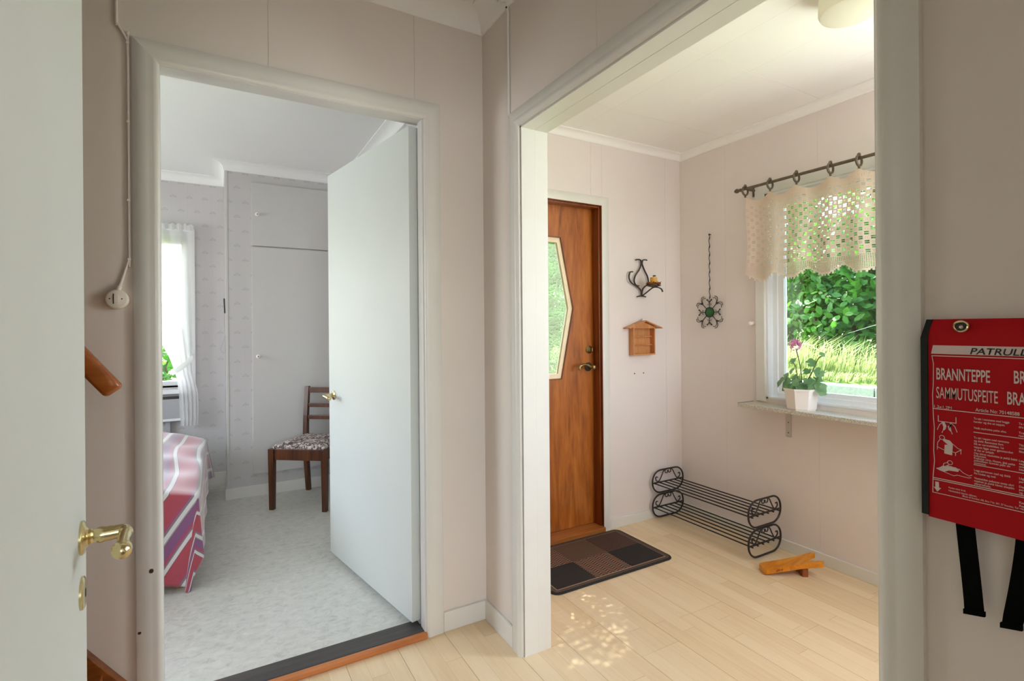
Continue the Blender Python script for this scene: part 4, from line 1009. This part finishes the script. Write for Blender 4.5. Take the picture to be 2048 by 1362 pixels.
# bed and bedspread
BD = thing('bed', (-.65, 3.7, .008), 'low wooden bed with a mattress under the striped spread', 'bed')
for x in (-.165, -1.12):
    for y in (2.90, 4.50): MB().box((x - .022, y - .022, .008), (x + .022, y + .022, .24), .003).build('leg', 'bed_wood', BD)
MB().box((-1.16, 2.88, .20), (-.13, 4.53, .28), .006).build('base_frame', 'bed_wood', BD)
MB().box((-1.15, 2.89, .28), (-.125, 4.50, .425), .03).build('mattress', 'window_white', BD)
BS = thing('bedspread', (-.65, 3.7, .45), 'red, purple and white striped bedspread draped over the bed', 'bedspread')
xr_, yf_, yb_ = -.100, 2.865, 4.33
us = [-1.05 + .035 * i for i in range(28)]; us = [u for u in us if u < -.02] + [-.018, -.006, 0] + [.0115 * i for i in range(1, 26)]
vs2 = [-(yb_ - yf_) + .045 * i for i in range(32)]; vs2 = [q for q in vs2 if q < -.02] + [-.018, -.006, 0] + [.0125 * i for i in range(1, 33)]
def top_z(u, q):
    k = min(1, -u / .45); base = .452 + .085 * k * k * (3 - 2 * k); far = min(1, max(0, -q / 1.4)); base += .035 * far * k
    base += .006 * math.sin(u * 30 + q * 9) + .005 * math.sin(q * 17)
    edge = max(0, 1 + u / .04); edge2 = max(0, 1 + q / .04)
    return base - .010 * edge * edge - .010 * edge2 * edge2
def BSP(u, q):
    x = xr_ + min(u, 0); y = yf_ - min(q, 0); z = top_z(min(u, 0), min(q, 0))
    if u > 0 and q <= 0:
        k = u / .385; wv = math.sin(y * 13) * .5 + math.sin(y * 29 + 1) * .3
        x += .008 + .020 * k + .012 * wv * k; z -= u; 
        if y > 4.2: x += .05 * k * (y - 4.2) / .13
    elif q > 0 and u <= 0:
        k = q / .385; wv = math.sin(u * 16 + .8) * .6 + math.sin(u * 37) * .3
        y -= .008 + .03 * k + .014 * wv * k; z -= q
        x += -.045 * k * max(0, 1 + u / .35)
    elif u > 0 and q > 0:
        ph = math.atan2(q, u); h = max(u, q) + .28 * min(u, q); k = h / .385
        w_ = math.sin(ph) ** 1.3
        x += .008 * (1 - w_) + k * (.028 + (-.045 - .028) * w_); y += -w_ * (.008 + .034 * k) - .02 * k * math.sin(2 * ph); z -= h
    return (x, y, max(z, .012))
v, f, uvs = [], [], []
for q in vs2:
    for u in us:
        v.append(BSP(u, q)); uvs.append((u + (.55 * q if q > 0 else .02 * math.sin(q * 5) + .0 * q) + 2.0, q))
n = len(us)
for j in range(len(vs2) - 1):
    for i in range(n - 1): a = j * n + i; f.append((a, a + 1, a + n + 1, a + n))
bs = pydata('cloth', v, f, 'striped_bedspread', BS, True)
ul = bs.data.uv_layers.new(name='UVMap')
for lp in bs.data.loops: ul.data[lp.index].uv = uvs[lp.vertex_index]
mo = bs.modifiers.new('thick', 'SOLIDIFY'); mo.thickness = .003; mo.offset = 1

# ------------------------------------------------------------------ fire blanket
FB = thing('fire_blanket', (.955, .26, 1.08), 'red fire blanket bag with white print and black pull straps', 'fire blanket')
S0, T0, XF = .375, 1.229, .945
def FP(s, t, d=0): return (XF - d, S0 - s, T0 - t)
FWD = .232
# puffed front sheet
v, f = [], []; NU, NV = 24, 30
def puff(s, t):
    k = t / .303
    return -.004 + .010 * (math.sin(math.pi * min(max(s / FWD, 0), 1)) ** .5) * (math.sin(math.pi * min(max(k, .02), .98)) ** .4) - .008 * max(0, 1 - k / .12)
for j in range(NV + 1):
    for i in range(NU + 1):
        t = .303 * j / NV; s = .007 + (FWD - .014) * i / NU; v.append(FP(s, t, -.010 + 0 * puff(s, t)))
for i_ in range(len(v)):
    j, i = divmod(i_, NU + 1); t = .303 * j / NV; s = .007 + (FWD - .014) * i / NU
    v[i_] = FP(s, t, -.0015 - .010 * max(0, 1 - t / .03) ** 2)
back = len(v)
for j in range(NV + 1):
    for i in range(NU + 1):
        t = .303 * j / NV; s = .007 + (FWD - .014) * i / NU; v.append((XB - .0165, S0 - s, T0 - t))
for j in range(NV):
    for i in range(NU):
        a = j * (NU + 1) + i; f.append((a, a + NU + 1, a + NU + 2, a + 1)); b = a + back; f.append((b, b + 1, b + NU + 2, b + NU + 1))
for i in range(NU):
    a = i; f.append((a, a + 1, a + 1 + back, a + back)); a = NV * (NU + 1) + i; f.append((a, a + back, a + 1 + back, a + 1))
pydata('bag', v, f, 'red_vinyl', FB, True)
for s0, s1 in ((-.001, .008), (FWD - .008, FWD + .001)):
    ks = [(.000 + (.004 if s0 < 0 else 0), 0), (0, .028), (0, .29), (0, .300)]
    rings = []
    for (o_, t) in ks:
        rings.append([FP(s0 + o_, t, .0005 - .010 * max(0, 1 - t / .03) ** 2), FP(s1 + o_ * .8, t, .0008 - .010 * max(0, 1 - t / .03) ** 2), (XB - .0155, S0 - s1 - o_ * .8, T0 - t), (XB - .0155, S0 - s0 - o_, T0 - t)])
    MB().loft(rings).build('edge_binding', 'black_trim', FB)
for s in (.048, FWD - .048):
    ey_ = MB().tube([FP(s + .0085 * math.cos(a), .011 + .0075 * math.sin(a), -.0025) for a in [2 * math.pi * i / 20 for i in range(20)]], .0017, 8, True).build('eyelet', 'brass', FB, True)
    MB().lathe(FP(s, .011, -.006), (-1, 0, 0), [(0, .0065), (.003, .0065)], 18).build('eyelet_hole', 'dark_iron', ey_)
    MB().sphere(FP(s + .001, .012, -.002), .0032, 8, 6).build('hook_screw', 'steel', ey_, True)
for s0, s1, dl in ((.039, .061, .009), (.106, .128, -.017)):
    v, f = [], []; n = 10
    for k in range(n + 1):
        t = .296 + (.132) * k / n; o_ = dl * ((k / n) ** 1.2); d = -.004 - .004 * math.sin(k / n * 2.2)
        v += [FP(s0 + o_, t + (.006 if k == n else 0), d), FP(s1 + o_ * 1.05, t, d), (FP(s1 + o_ * 1.05, t, d)[0] + .0022, S0 - s1 - o_ * 1.05, T0 - t), (FP(s0 + o_, t, d)[0] + .0022, S0 - s0 - o_, T0 - t - (.006 if k == n else 0))]
    mb = MB(); mb.loft([[Vector(p) for p in v[4 * k:4 * k + 4]] for k in range(n + 1)]); st = mb.build('pull_strap', 'black_webbing', FB)
    a_, b_ = Vector(v[4 * n]), Vector(v[4 * n + 1])
    MB().obox(a_ + Vector((-.002, .001, -.001)), (b_ - a_) + Vector((0, -.002, 0)), (.005, 0, 0), (0, 0, .007)).build('strap_hem', 'black_webbing', st)
PRD = .0002
def pquad(nm, pts, mat='print_white', d=PRD):
    return MB().poly([FP(s, t, d - .0015 + .0006) for s, t in pts]) if False else _pq(nm, pts, mat, d)
def _pq(nm, pts, mat, d):
    mb = MB(); mb.poly([FP(s, t, -.0011 + d) for s, t in pts]); return mb.build(nm, mat, FB, flip=False)
def stroke(nm, pts, w=.0009, closed=False, mat='print_white'):
    mb = MB(); P = [Vector((s, t)) for s, t in pts]; m = len(P)
    for i in range(m if closed else m - 1):
        a, b = P[i], P[(i + 1) % m]; d = (b - a)
        if d.length < 1e-7: continue
        d.normalize(); nrm = Vector((-d.y, d.x)) * w / 2; e = d * w * .4
        mb.poly([FP(*q, -.0011 + PRD + .00003 * i) for q in (a - e + nrm, b + e + nrm, b + e - nrm, a - e - nrm)])
    return mb.build(nm, mat, FB, flip=False)
def text(body, s, t, h, width=None, bold=0.0, shear=0.0, mat='print_white', d=PRD):
    cu = bpy.data.curves.new('lettering', 'FONT'); cu.body = body; cu.size = 1; cu.offset = bold; cu.resolution_u = 3
    tmp = bpy.data.objects.new('lettering', cu); COL.objects.link(tmp)
    dg = bpy.context.evaluated_depsgraph_get(); me = bpy.data.meshes.new_from_object(tmp.evaluated_get(dg))
    COL.objects.unlink(tmp); bpy.data.objects.remove(tmp); bpy.data.curves.remove(cu)
    x0 = min(p.co.x for p in me.vertices); x1 = max(p.co.x for p in me.vertices)
    caps = .73; k = h / caps; kx = (width / (x1 - x0)) if width else k * .9
    for p in me.vertices:
        a, b = (p.co.x - x0) * kx, p.co.y * k; a += shear * b
        p.co = FP(s + a, t - b, -.0011 + d)
    me.materials.clear(); return mesh_obj('lettering', me, mat, FB)
_pq('title_band', [(.0145, .0395), (FWD - .014, .0395), (FWD - .012, .0525), (.012, .0525)], 'print_white', PRD)
text('PATRULL', .059, .0515, .0095, .0600, .012, .25, 'print_black', PRD * 3)
stroke('print_frame', [(.013, .0555), (FWD - .013, .0555)], .0013); 
stroke('print_frame', [(.013, .0555), (.015, .068), (.0145, .10), (.0135, .115), (.014, .136), (.0145, .15), (.0155, .165), (.0145, .20), (.0155, .215), (.0135, .24), (.013, .264), (FWD - .013, .264), (FWD - .0135, .0555)], .0010)
text('BRANNTEPPE', .0185, .0910, .0180, .0625, .016); text('BRANDFILT', .1060, .0895, .0180, .056, .016)
text('SAMMUTUSPEITE', .0182, .1195, .0180, .071, .004); text('BRANDT\u00c6PPE', .0990, .1190, .0180, .066, .014)
text('1.2x1.2M', .0155, .1345, .0043, .0215, .008); text('Article No: 70148588', .0645, .1335, .0050, .0470, .01)
stroke('print_rule', [(.014, .1360), (FWD - .013, .1360)], .0012)
L_ = [(.1455, 'Ta tak i remmene med begge', .0385), (.1500, 'hender og dra ut teppet.', .0340), (.1590, 'Ved\u00e4 nauhoista peite ulos.', .0355),
      (.1730, 'Ta tak i teppet med remmene', .0380), (.1775, 'og dekk flammene fort.', .0325), (.1820, 'Sl\u00e5 av varmekilden. La', .0325), (.1865, 'teppet ligge over gjenstanden', .0420), (.1910, 'til det er avkj\u00f8lt.', .0225),
      (.1955, 'Ota kiinni nauhoista ja peit\u00e4 liekit', .0465), (.1990, 'kokonaan.', .0140), (.2025, 'Katkaise virta. Huom, j\u00e4t\u00e4 peite', .0440), (.2060, 'paikoilleen kunnes palo on', .0390), (.2095, 'sammunut.', .0135),
      (.2200, 'Legg personen ned og dekk', .0395), (.2245, 'fra hodet og ned.', .0240), (.2315, 'Vaatteiden palaessa aseta uhri', .0425), (.2355, 'maahan ja peit\u00e4 h\u00e4net alasp\u00e4in', .0430), (.2395, 'yl\u00e4vartalosta.', .0185)]
for t_, b, w in L_: text(b, .0625, t_, .0030, w, .012)
for t_, b, w in ((.2530, 'Kastes etter bruk.', .0205), (.2575, 'H\u00e4vitett\u00e4v\u00e4 k\u00e4yt\u00f6n j\u00e4lkeen.', .0330), (.2612, 'Made of Sweden AB, Box 716, 391 27 Sweden, Tel +46', .066)):
    text(b, .0325 if t_ < .26 else .0490, t_, .0026, w, .01)
for t_, b in ((.1455, 'Ta tag i'), (.1500, 'dra ut filten.'), (.1580, 'Tr\u00e6k i'), (.1620, 'remmene.'), (.1745, 'T\u00e4ck'), (.1790, 'elden med'), (.1835, 'filten.'), (.1960, 'L\u00e6g'), (.2000, 't\u00e6ppet'), (.2040, 'over'), (.2080, 'ilden.'), (.2200, 'L\u00e4gg'), (.2245, 'personen ned.'), (.2315, 'D\u00e6k'), (.2355, 'personen'), (.2395, 'og rul.'), (.2530, 'Kastas'), (.2575, 'Kasseres')):
    text(b, .1105, t_, .0030, None, .012)
stroke('print_rule', [(.0625, .1640), (FWD - .014, .1640)], .0010); stroke('print_rule', [(.0625, .2110), (FWD - .014, .2110)], .0010)
stroke('print_rule', [(.0135, .2415), (FWD - .013, .2415)], .0012); stroke('print_rule', [(.0135, .2440), (FWD - .013, .2440)], .0012)
_pq('arrow_mark', [(.0160, .2470), (.0205, .2470), (.0208, .2555), (.0235, .2555), (.0185, .2620), (.0142, .2555), (.0162, .2555)], 'print_white', PRD)
# pictograms
stroke('pictogram', [(.0205, .1460), (.0205, .1545), (.0420, .1545), (.0420, .1460)], .0010)
for c, m_ in ((.0262, 1), (.0362, -1)):
    _pq('pictogram', [(c - .0018, .1548), (c + .0018, .1548), (c + m_ * .0042, .1605), (c + m_ * .0030, .1655), (c - m_ * .0005, .1690), (c + m_ * .0005, .1625)], 'print_white', PRD)
    stroke('pictogram', [(c - m_ * .001, .1560), (c - m_ * .0045, .1600), (c - m_ * .0070, .1675)], .0009); stroke('pictogram', [(c - m_ * .0005, .1690), (c - m_ * .0012, .1712)], .0009)
def circ(cs, ct, r, n=14): return [(cs + r * math.cos(2 * math.pi * i / n), ct + r * math.sin(2 * math.pi * i / n)) for i in range(n)]
stroke('pictogram', circ(.0250, .1785, .0032), .0008, True)
_pq('pictogram', [(.0265, .1800), (.0345, .1815), (.0375, .1850), (.0380, .1885), (.0370, .2030), (.0275, .2020), (.0280, .1890), (.0320, .1880), (.0260, .1830)], 'print_white', PRD)
stroke('pictogram', [(.0225, .1815), (.0195, .1870), (.0190, .1935), (.0275, .1970)], .0008); stroke('pictogram', [(.0380, .1860), (.0440, .1915), (.0480, .1925), (.0410, .1985), (.0375, .1975)], .0008)
stroke('pictogram', [(.0190, .1935), (.0190, .1975)], .0008); stroke('pictogram', [(.0412, .1985), (.0412, .2025)], .0008); stroke('pictogram', [(.0475, .1930), (.0475, .1990)], .0008)
stroke('pictogram', circ(.0345, .2145, .0030), .0008, True)
_pq('pictogram', [(.0170, .2265), (.0215, .2245), (.0255, .2210), (.0330, .2205), (.0410, .2200), (.0455, .2225), (.0440, .2260), (.0330, .2265), (.0270, .2300), (.0220, .2290)], 'print_white', PRD)
stroke('pictogram', [(.0315, .2150), (.0270, .2170), (.0262, .2205)], .0008); stroke('pictogram', [(.0340, .2175), (.0300, .2200), (.0370, .2200)], .0008)
stroke('pictogram', [(.0450, .2215), (.0500, .2260), (.0570, .2290), (.0600, .2270)], .0008); stroke('pictogram', [(.0275, .2300), (.0390, .2330), (.0430, .2310), (.0560, .2320), (.0590, .2310)], .0008)

# ------------------------------------------------------------------ bedroom side window; other unseen windows added for fill light
W3 = thing('added_window_3', (0, -2.95, .9), 'white framed unseen window added behind the doorway to light the hall', 'window', None, 'structure')
for lo, hi in (((-.85, -2.99, .9), (-.80, -2.93, 2.1)), ((.30, -2.99, .9), (.35, -2.93, 2.1)), ((-.80, -2.99, 2.05), (.30, -2.93, 2.1)), ((-.80, -2.99, .9), (.30, -2.93, .95)), ((-.27, -2.99, .95), (-.23, -2.95, 2.05))): MB().box(lo, hi, .003).build('frame', 'window_white', W3)
W4 = thing('window_4', (-2.65, 3.35, .9), 'white framed side window of the bedroom', 'window', None, 'structure')
for lo, hi in (((-2.69, 2.72, .87), (-2.6, 2.77, 2.03)), ((-2.69, 3.93, .87), (-2.6, 3.98, 2.03)), ((-2.69, 2.77, 1.98), (-2.6, 3.93, 2.03)), ((-2.69, 2.77, .87), (-2.6, 3.93, .92)), ((-2.69, 3.33, .92), (-2.62, 3.37, 1.98))): MB().box(lo, hi, .003).build('frame', 'window_white', W4)

W5 = thing('added_window_5', (2.7, .5, .9), 'narrow white side window added out of sight to light the entry', 'window', None, 'structure')
for lo, hi in (((2.68, .28, .9), (2.76, .31, 2.1)), ((2.68, .71, .9), (2.76, .74, 2.1)), ((2.68, .31, 2.07), (2.76, .71, 2.1)), ((2.68, .31, .9), (2.76, .71, .94))): MB().box(lo, hi, .003).build('frame', 'window_white', W5)

W6 = thing('added_window_6', (2.36, .15, .9), 'narrow white front window added out of sight to light the entry', 'window', None, 'structure')
for lo, hi in (((2.12, .12, .9), (2.15, .2, 2.1)), ((2.57, .12, .9), (2.60, .2, 2.1)), ((2.15, .12, 2.06), (2.57, .2, 2.1)), ((2.15, .12, .9), (2.57, .2, .94))): MB().box(lo, hi, .003).build('frame', 'window_white', W6)

# ------------------------------------------------------------------ garden
gd = MB()
def gz(x, y):
    if x > 5.5: return .60 + .12 * min(1, (x - 5.5) / 1.5) + .05 * math.sin(x * 2.1 + y)
    return .50
gv, gf = [], []; GX = [2.8 + .25 * i for i in range(61)]; GY = [-6 + .5 * i for i in range(45)]
for x in GX:
    for y in GY: gv.append((x, y, gz(x, y) if x > 5.4 else (-.1 if x < 3.2 else .48)))
m_ = len(GY)
for i in range(len(GX) - 1):
    for j in range(m_ - 1): a = i * m_ + j; gf.append((a, a + m_, a + m_ + 1, a + 1))
go = pydata('ground_garden', gv, gf, 'lawn', None, True); tag(go, 'sunlit grassy garden ground beyond the stone kerb', 'ground', None, 'structure')
l2 = MB().box((-6, 2.55, -.3), (3.2, 12, -.12)).build('ground_lawn', 'lawn'); tag(l2, 'green lawn outside the front door and bedroom', 'ground', None, 'structure')
KB = MB().box((5.32, -3, .30), (5.46, 8, .60)).build('kerb', 'granite'); tag(KB, 'grey granite kerb stones edging the grass outside the window', 'kerb', None, 'structure')
y = -2.9
while y < 7.5:
    L = rng.uniform(.42, .62); MB().box((5.28 + rng.uniform(0, .015), y, .46), (5.47, y + L - .012, .645 + rng.uniform(-.008, .008)), .012).build('kerb_stone', 'granite', KB); y += L
def blades(name, n, fx, fy, h, mat, lean, w=.006):
    v, f = [], []
    for _ in range(n):
        x, y = fx(), fy(); z = gz(x, y); hh = h * (rng.uniform(.2, 1.0) ** 1.2 + .35 * max(0, math.sin(y * 2.3 + x))); a = rng.gauss(lean, .7); L = hh * rng.uniform(.3, .9); dx, dy = math.cos(a) * L, math.sin(a) * L
        px, py = -dy / max(L, 1e-4) * w, dx / max(L, 1e-4) * w; k = len(v)
        v += [(x - px, y - py, z), (x + px, y + py, z), (x + dx * .35 + px * .8, y + dy * .35 + py * .8, z + hh * .65), (x + dx * .35 - px * .8, y + dy * .35 - py * .8, z + hh * .65), (x + dx, y + dy, z + hh * .85)]
        f += [(k, k + 1, k + 2, k + 3), (k + 3, k + 2, k + 4)]
    return pydata(name, v, f, mat)
g1 = blades('tall_grass', 5200, lambda: 5.72 + min(.72, abs(rng.gauss(0, .38))), lambda: rng.uniform(-1, 6.5), .46, 'grass_blade', -1.6, .0045)
tag(g1, 'tall pale drooping grass behind the granite kerb', 'grass', None, 'stuff')
g2 = blades('short_grass', 5000, lambda: rng.uniform(5.48, 5.70), lambda: rng.uniform(-.5, 6), .12, 'grass_blade', -1.2, .006)
tag(g2, 'short sunlit grass along the granite kerb', 'grass', None, 'stuff')
def shrub(name, c, rx, ry, z0, z1, n, leaf, mat, label, group, hollow=.35):
    t = thing(name, (c[0], c[1], z0), label, 'shrub', group)
    v, f = [], []
    for _ in range(n):
        while True:
            p = Vector((rng.uniform(-1, 1), rng.uniform(-1, 1), rng.uniform(-1, 1)))
            if hollow < p.length < 1: break
        b = .75 + .25 * math.sin(p.x * 7 + c[1] * 3) * math.sin(p.z * 6 + c[0])
        q = Vector((c[0] + p.x * rx * b, c[1] + p.y * ry * b, (z0 + z1) / 2 + p.z * (z1 - z0) / 2 * (.9 + .1 * b)))
        d = (Vector((p.x, p.y, p.z * .4 + .5)) + Vector((rng.gauss(0, .5), rng.gauss(0, .5), rng.gauss(0, .5)))).normalized()
        u = d.orthogonal().normalized(); an = rng.uniform(0, 6.28); u2 = u * math.cos(an) + d.cross(u) * math.sin(an); w = d.cross(u2); s = leaf * rng.uniform(.6, 1.25); k = len(v)
        v += [q - u2 * s, q - u2 * s * .3 + w * s * .55 - d * s * .1, q + u2 * s * .45 + w * s * .45 - d * s * .12, q + u2 * s * 1.05 - d * s * .25, q + u2 * s * .45 - w * s * .45 - d * s * .12, q - u2 * s * .3 - w * s * .55 - d * s * .1]
        f += [(k, k + 1, k + 2, k + 3), (k, k + 3, k + 4, k + 5)]
    lo_ = pydata('foliage', v, f, mat, t); lo_['kind'] = 'stuff'
    for k in range(5):
        a = rng.uniform(0, 6.28); e = Vector((c[0] + math.cos(a) * rx * .6, c[1] + math.sin(a) * ry * .6, z0 + (z1 - z0) * rng.uniform(.6, .9)))
        b = Vector((c[0] + math.cos(a) * .12, c[1] + math.sin(a) * .12, z0 - .1))
        MB().tube(smoothpath([b, (b + e) / 2 + Vector((rng.uniform(-.2, .2), rng.uniform(-.2, .2), .1)), e], 5), [.035 - .0028 * i for i in range(11)], 6).build('branch', 'bark', t, True)
    return t
G = 'leafy shrubs of the hedge beyond the window'
labs = ['leafy green shrub behind the window curtain, nearest the front door', 'leafy green shrub in the hedge above the potted geranium', 'leafy green shrub in the hedge above the bare twigs', 'leafy green shrub in the hedge beside the opening casing', 'leafy green shrub at the hidden end of the hedge']
for k, (yy, xx) in enumerate(((6.6, 7.6), (5.0, 7.4), (3.7, 7.2), (2.4, 7.4), (1.0, 7.6))):
    shrub('hedge_shrub', (xx, yy), 1.05, .95, .65, 2.75, 4600, .060, 'hedge_leaf', labs[k], G)
for k, (yy, xx) in enumerate(((5.9, 9.2), (4.0, 9.4), (2.0, 9.2))):
    shrub('garden_tree', (xx, yy), 1.4, .98, 1.4, 4.6, 2600, .085, 'tree_leaf', ('light green tree behind the hedge, nearest the front door', 'light green tree behind the middle of the hedge', 'light green tree behind the hedge, beside the opening casing')[k], 'trees behind the hedge')
TW = thing('bare_branch', (6.2, 2.6, .7), 'thin pale bare twigs arching before the hedge', 'branch')
for k in range(8):
    b = Vector((6.35 + rng.uniform(-.1, .1), 2.05 + rng.uniform(-.3, .3), .9 + .12 * k)); e = b + Vector((rng.uniform(-.4, -.1), rng.uniform(.5, 1.1), rng.uniform(-.15, .45)))
    MB().tube(smoothpath([b, (b + e) / 2 + Vector((0, 0, .08)), e], 6), [.006 - .0003 * i for i in range(13)], 5).build('twig', 'gravel', TW, True)
shrub('door_shrub', (3.3, 6.2), 2.7, 1.2, -.15, 4.6, 7000, .11, 'tree_leaf', 'bright green shrub seen through the textured door glass', None)
shrub('bedroom_shrub', (-1.1, 7.6), 1.6, 1.0, -.15, 1.45, 2600, .06, 'hedge_leaf', 'dark green shrub seen through the bedroom window', None)
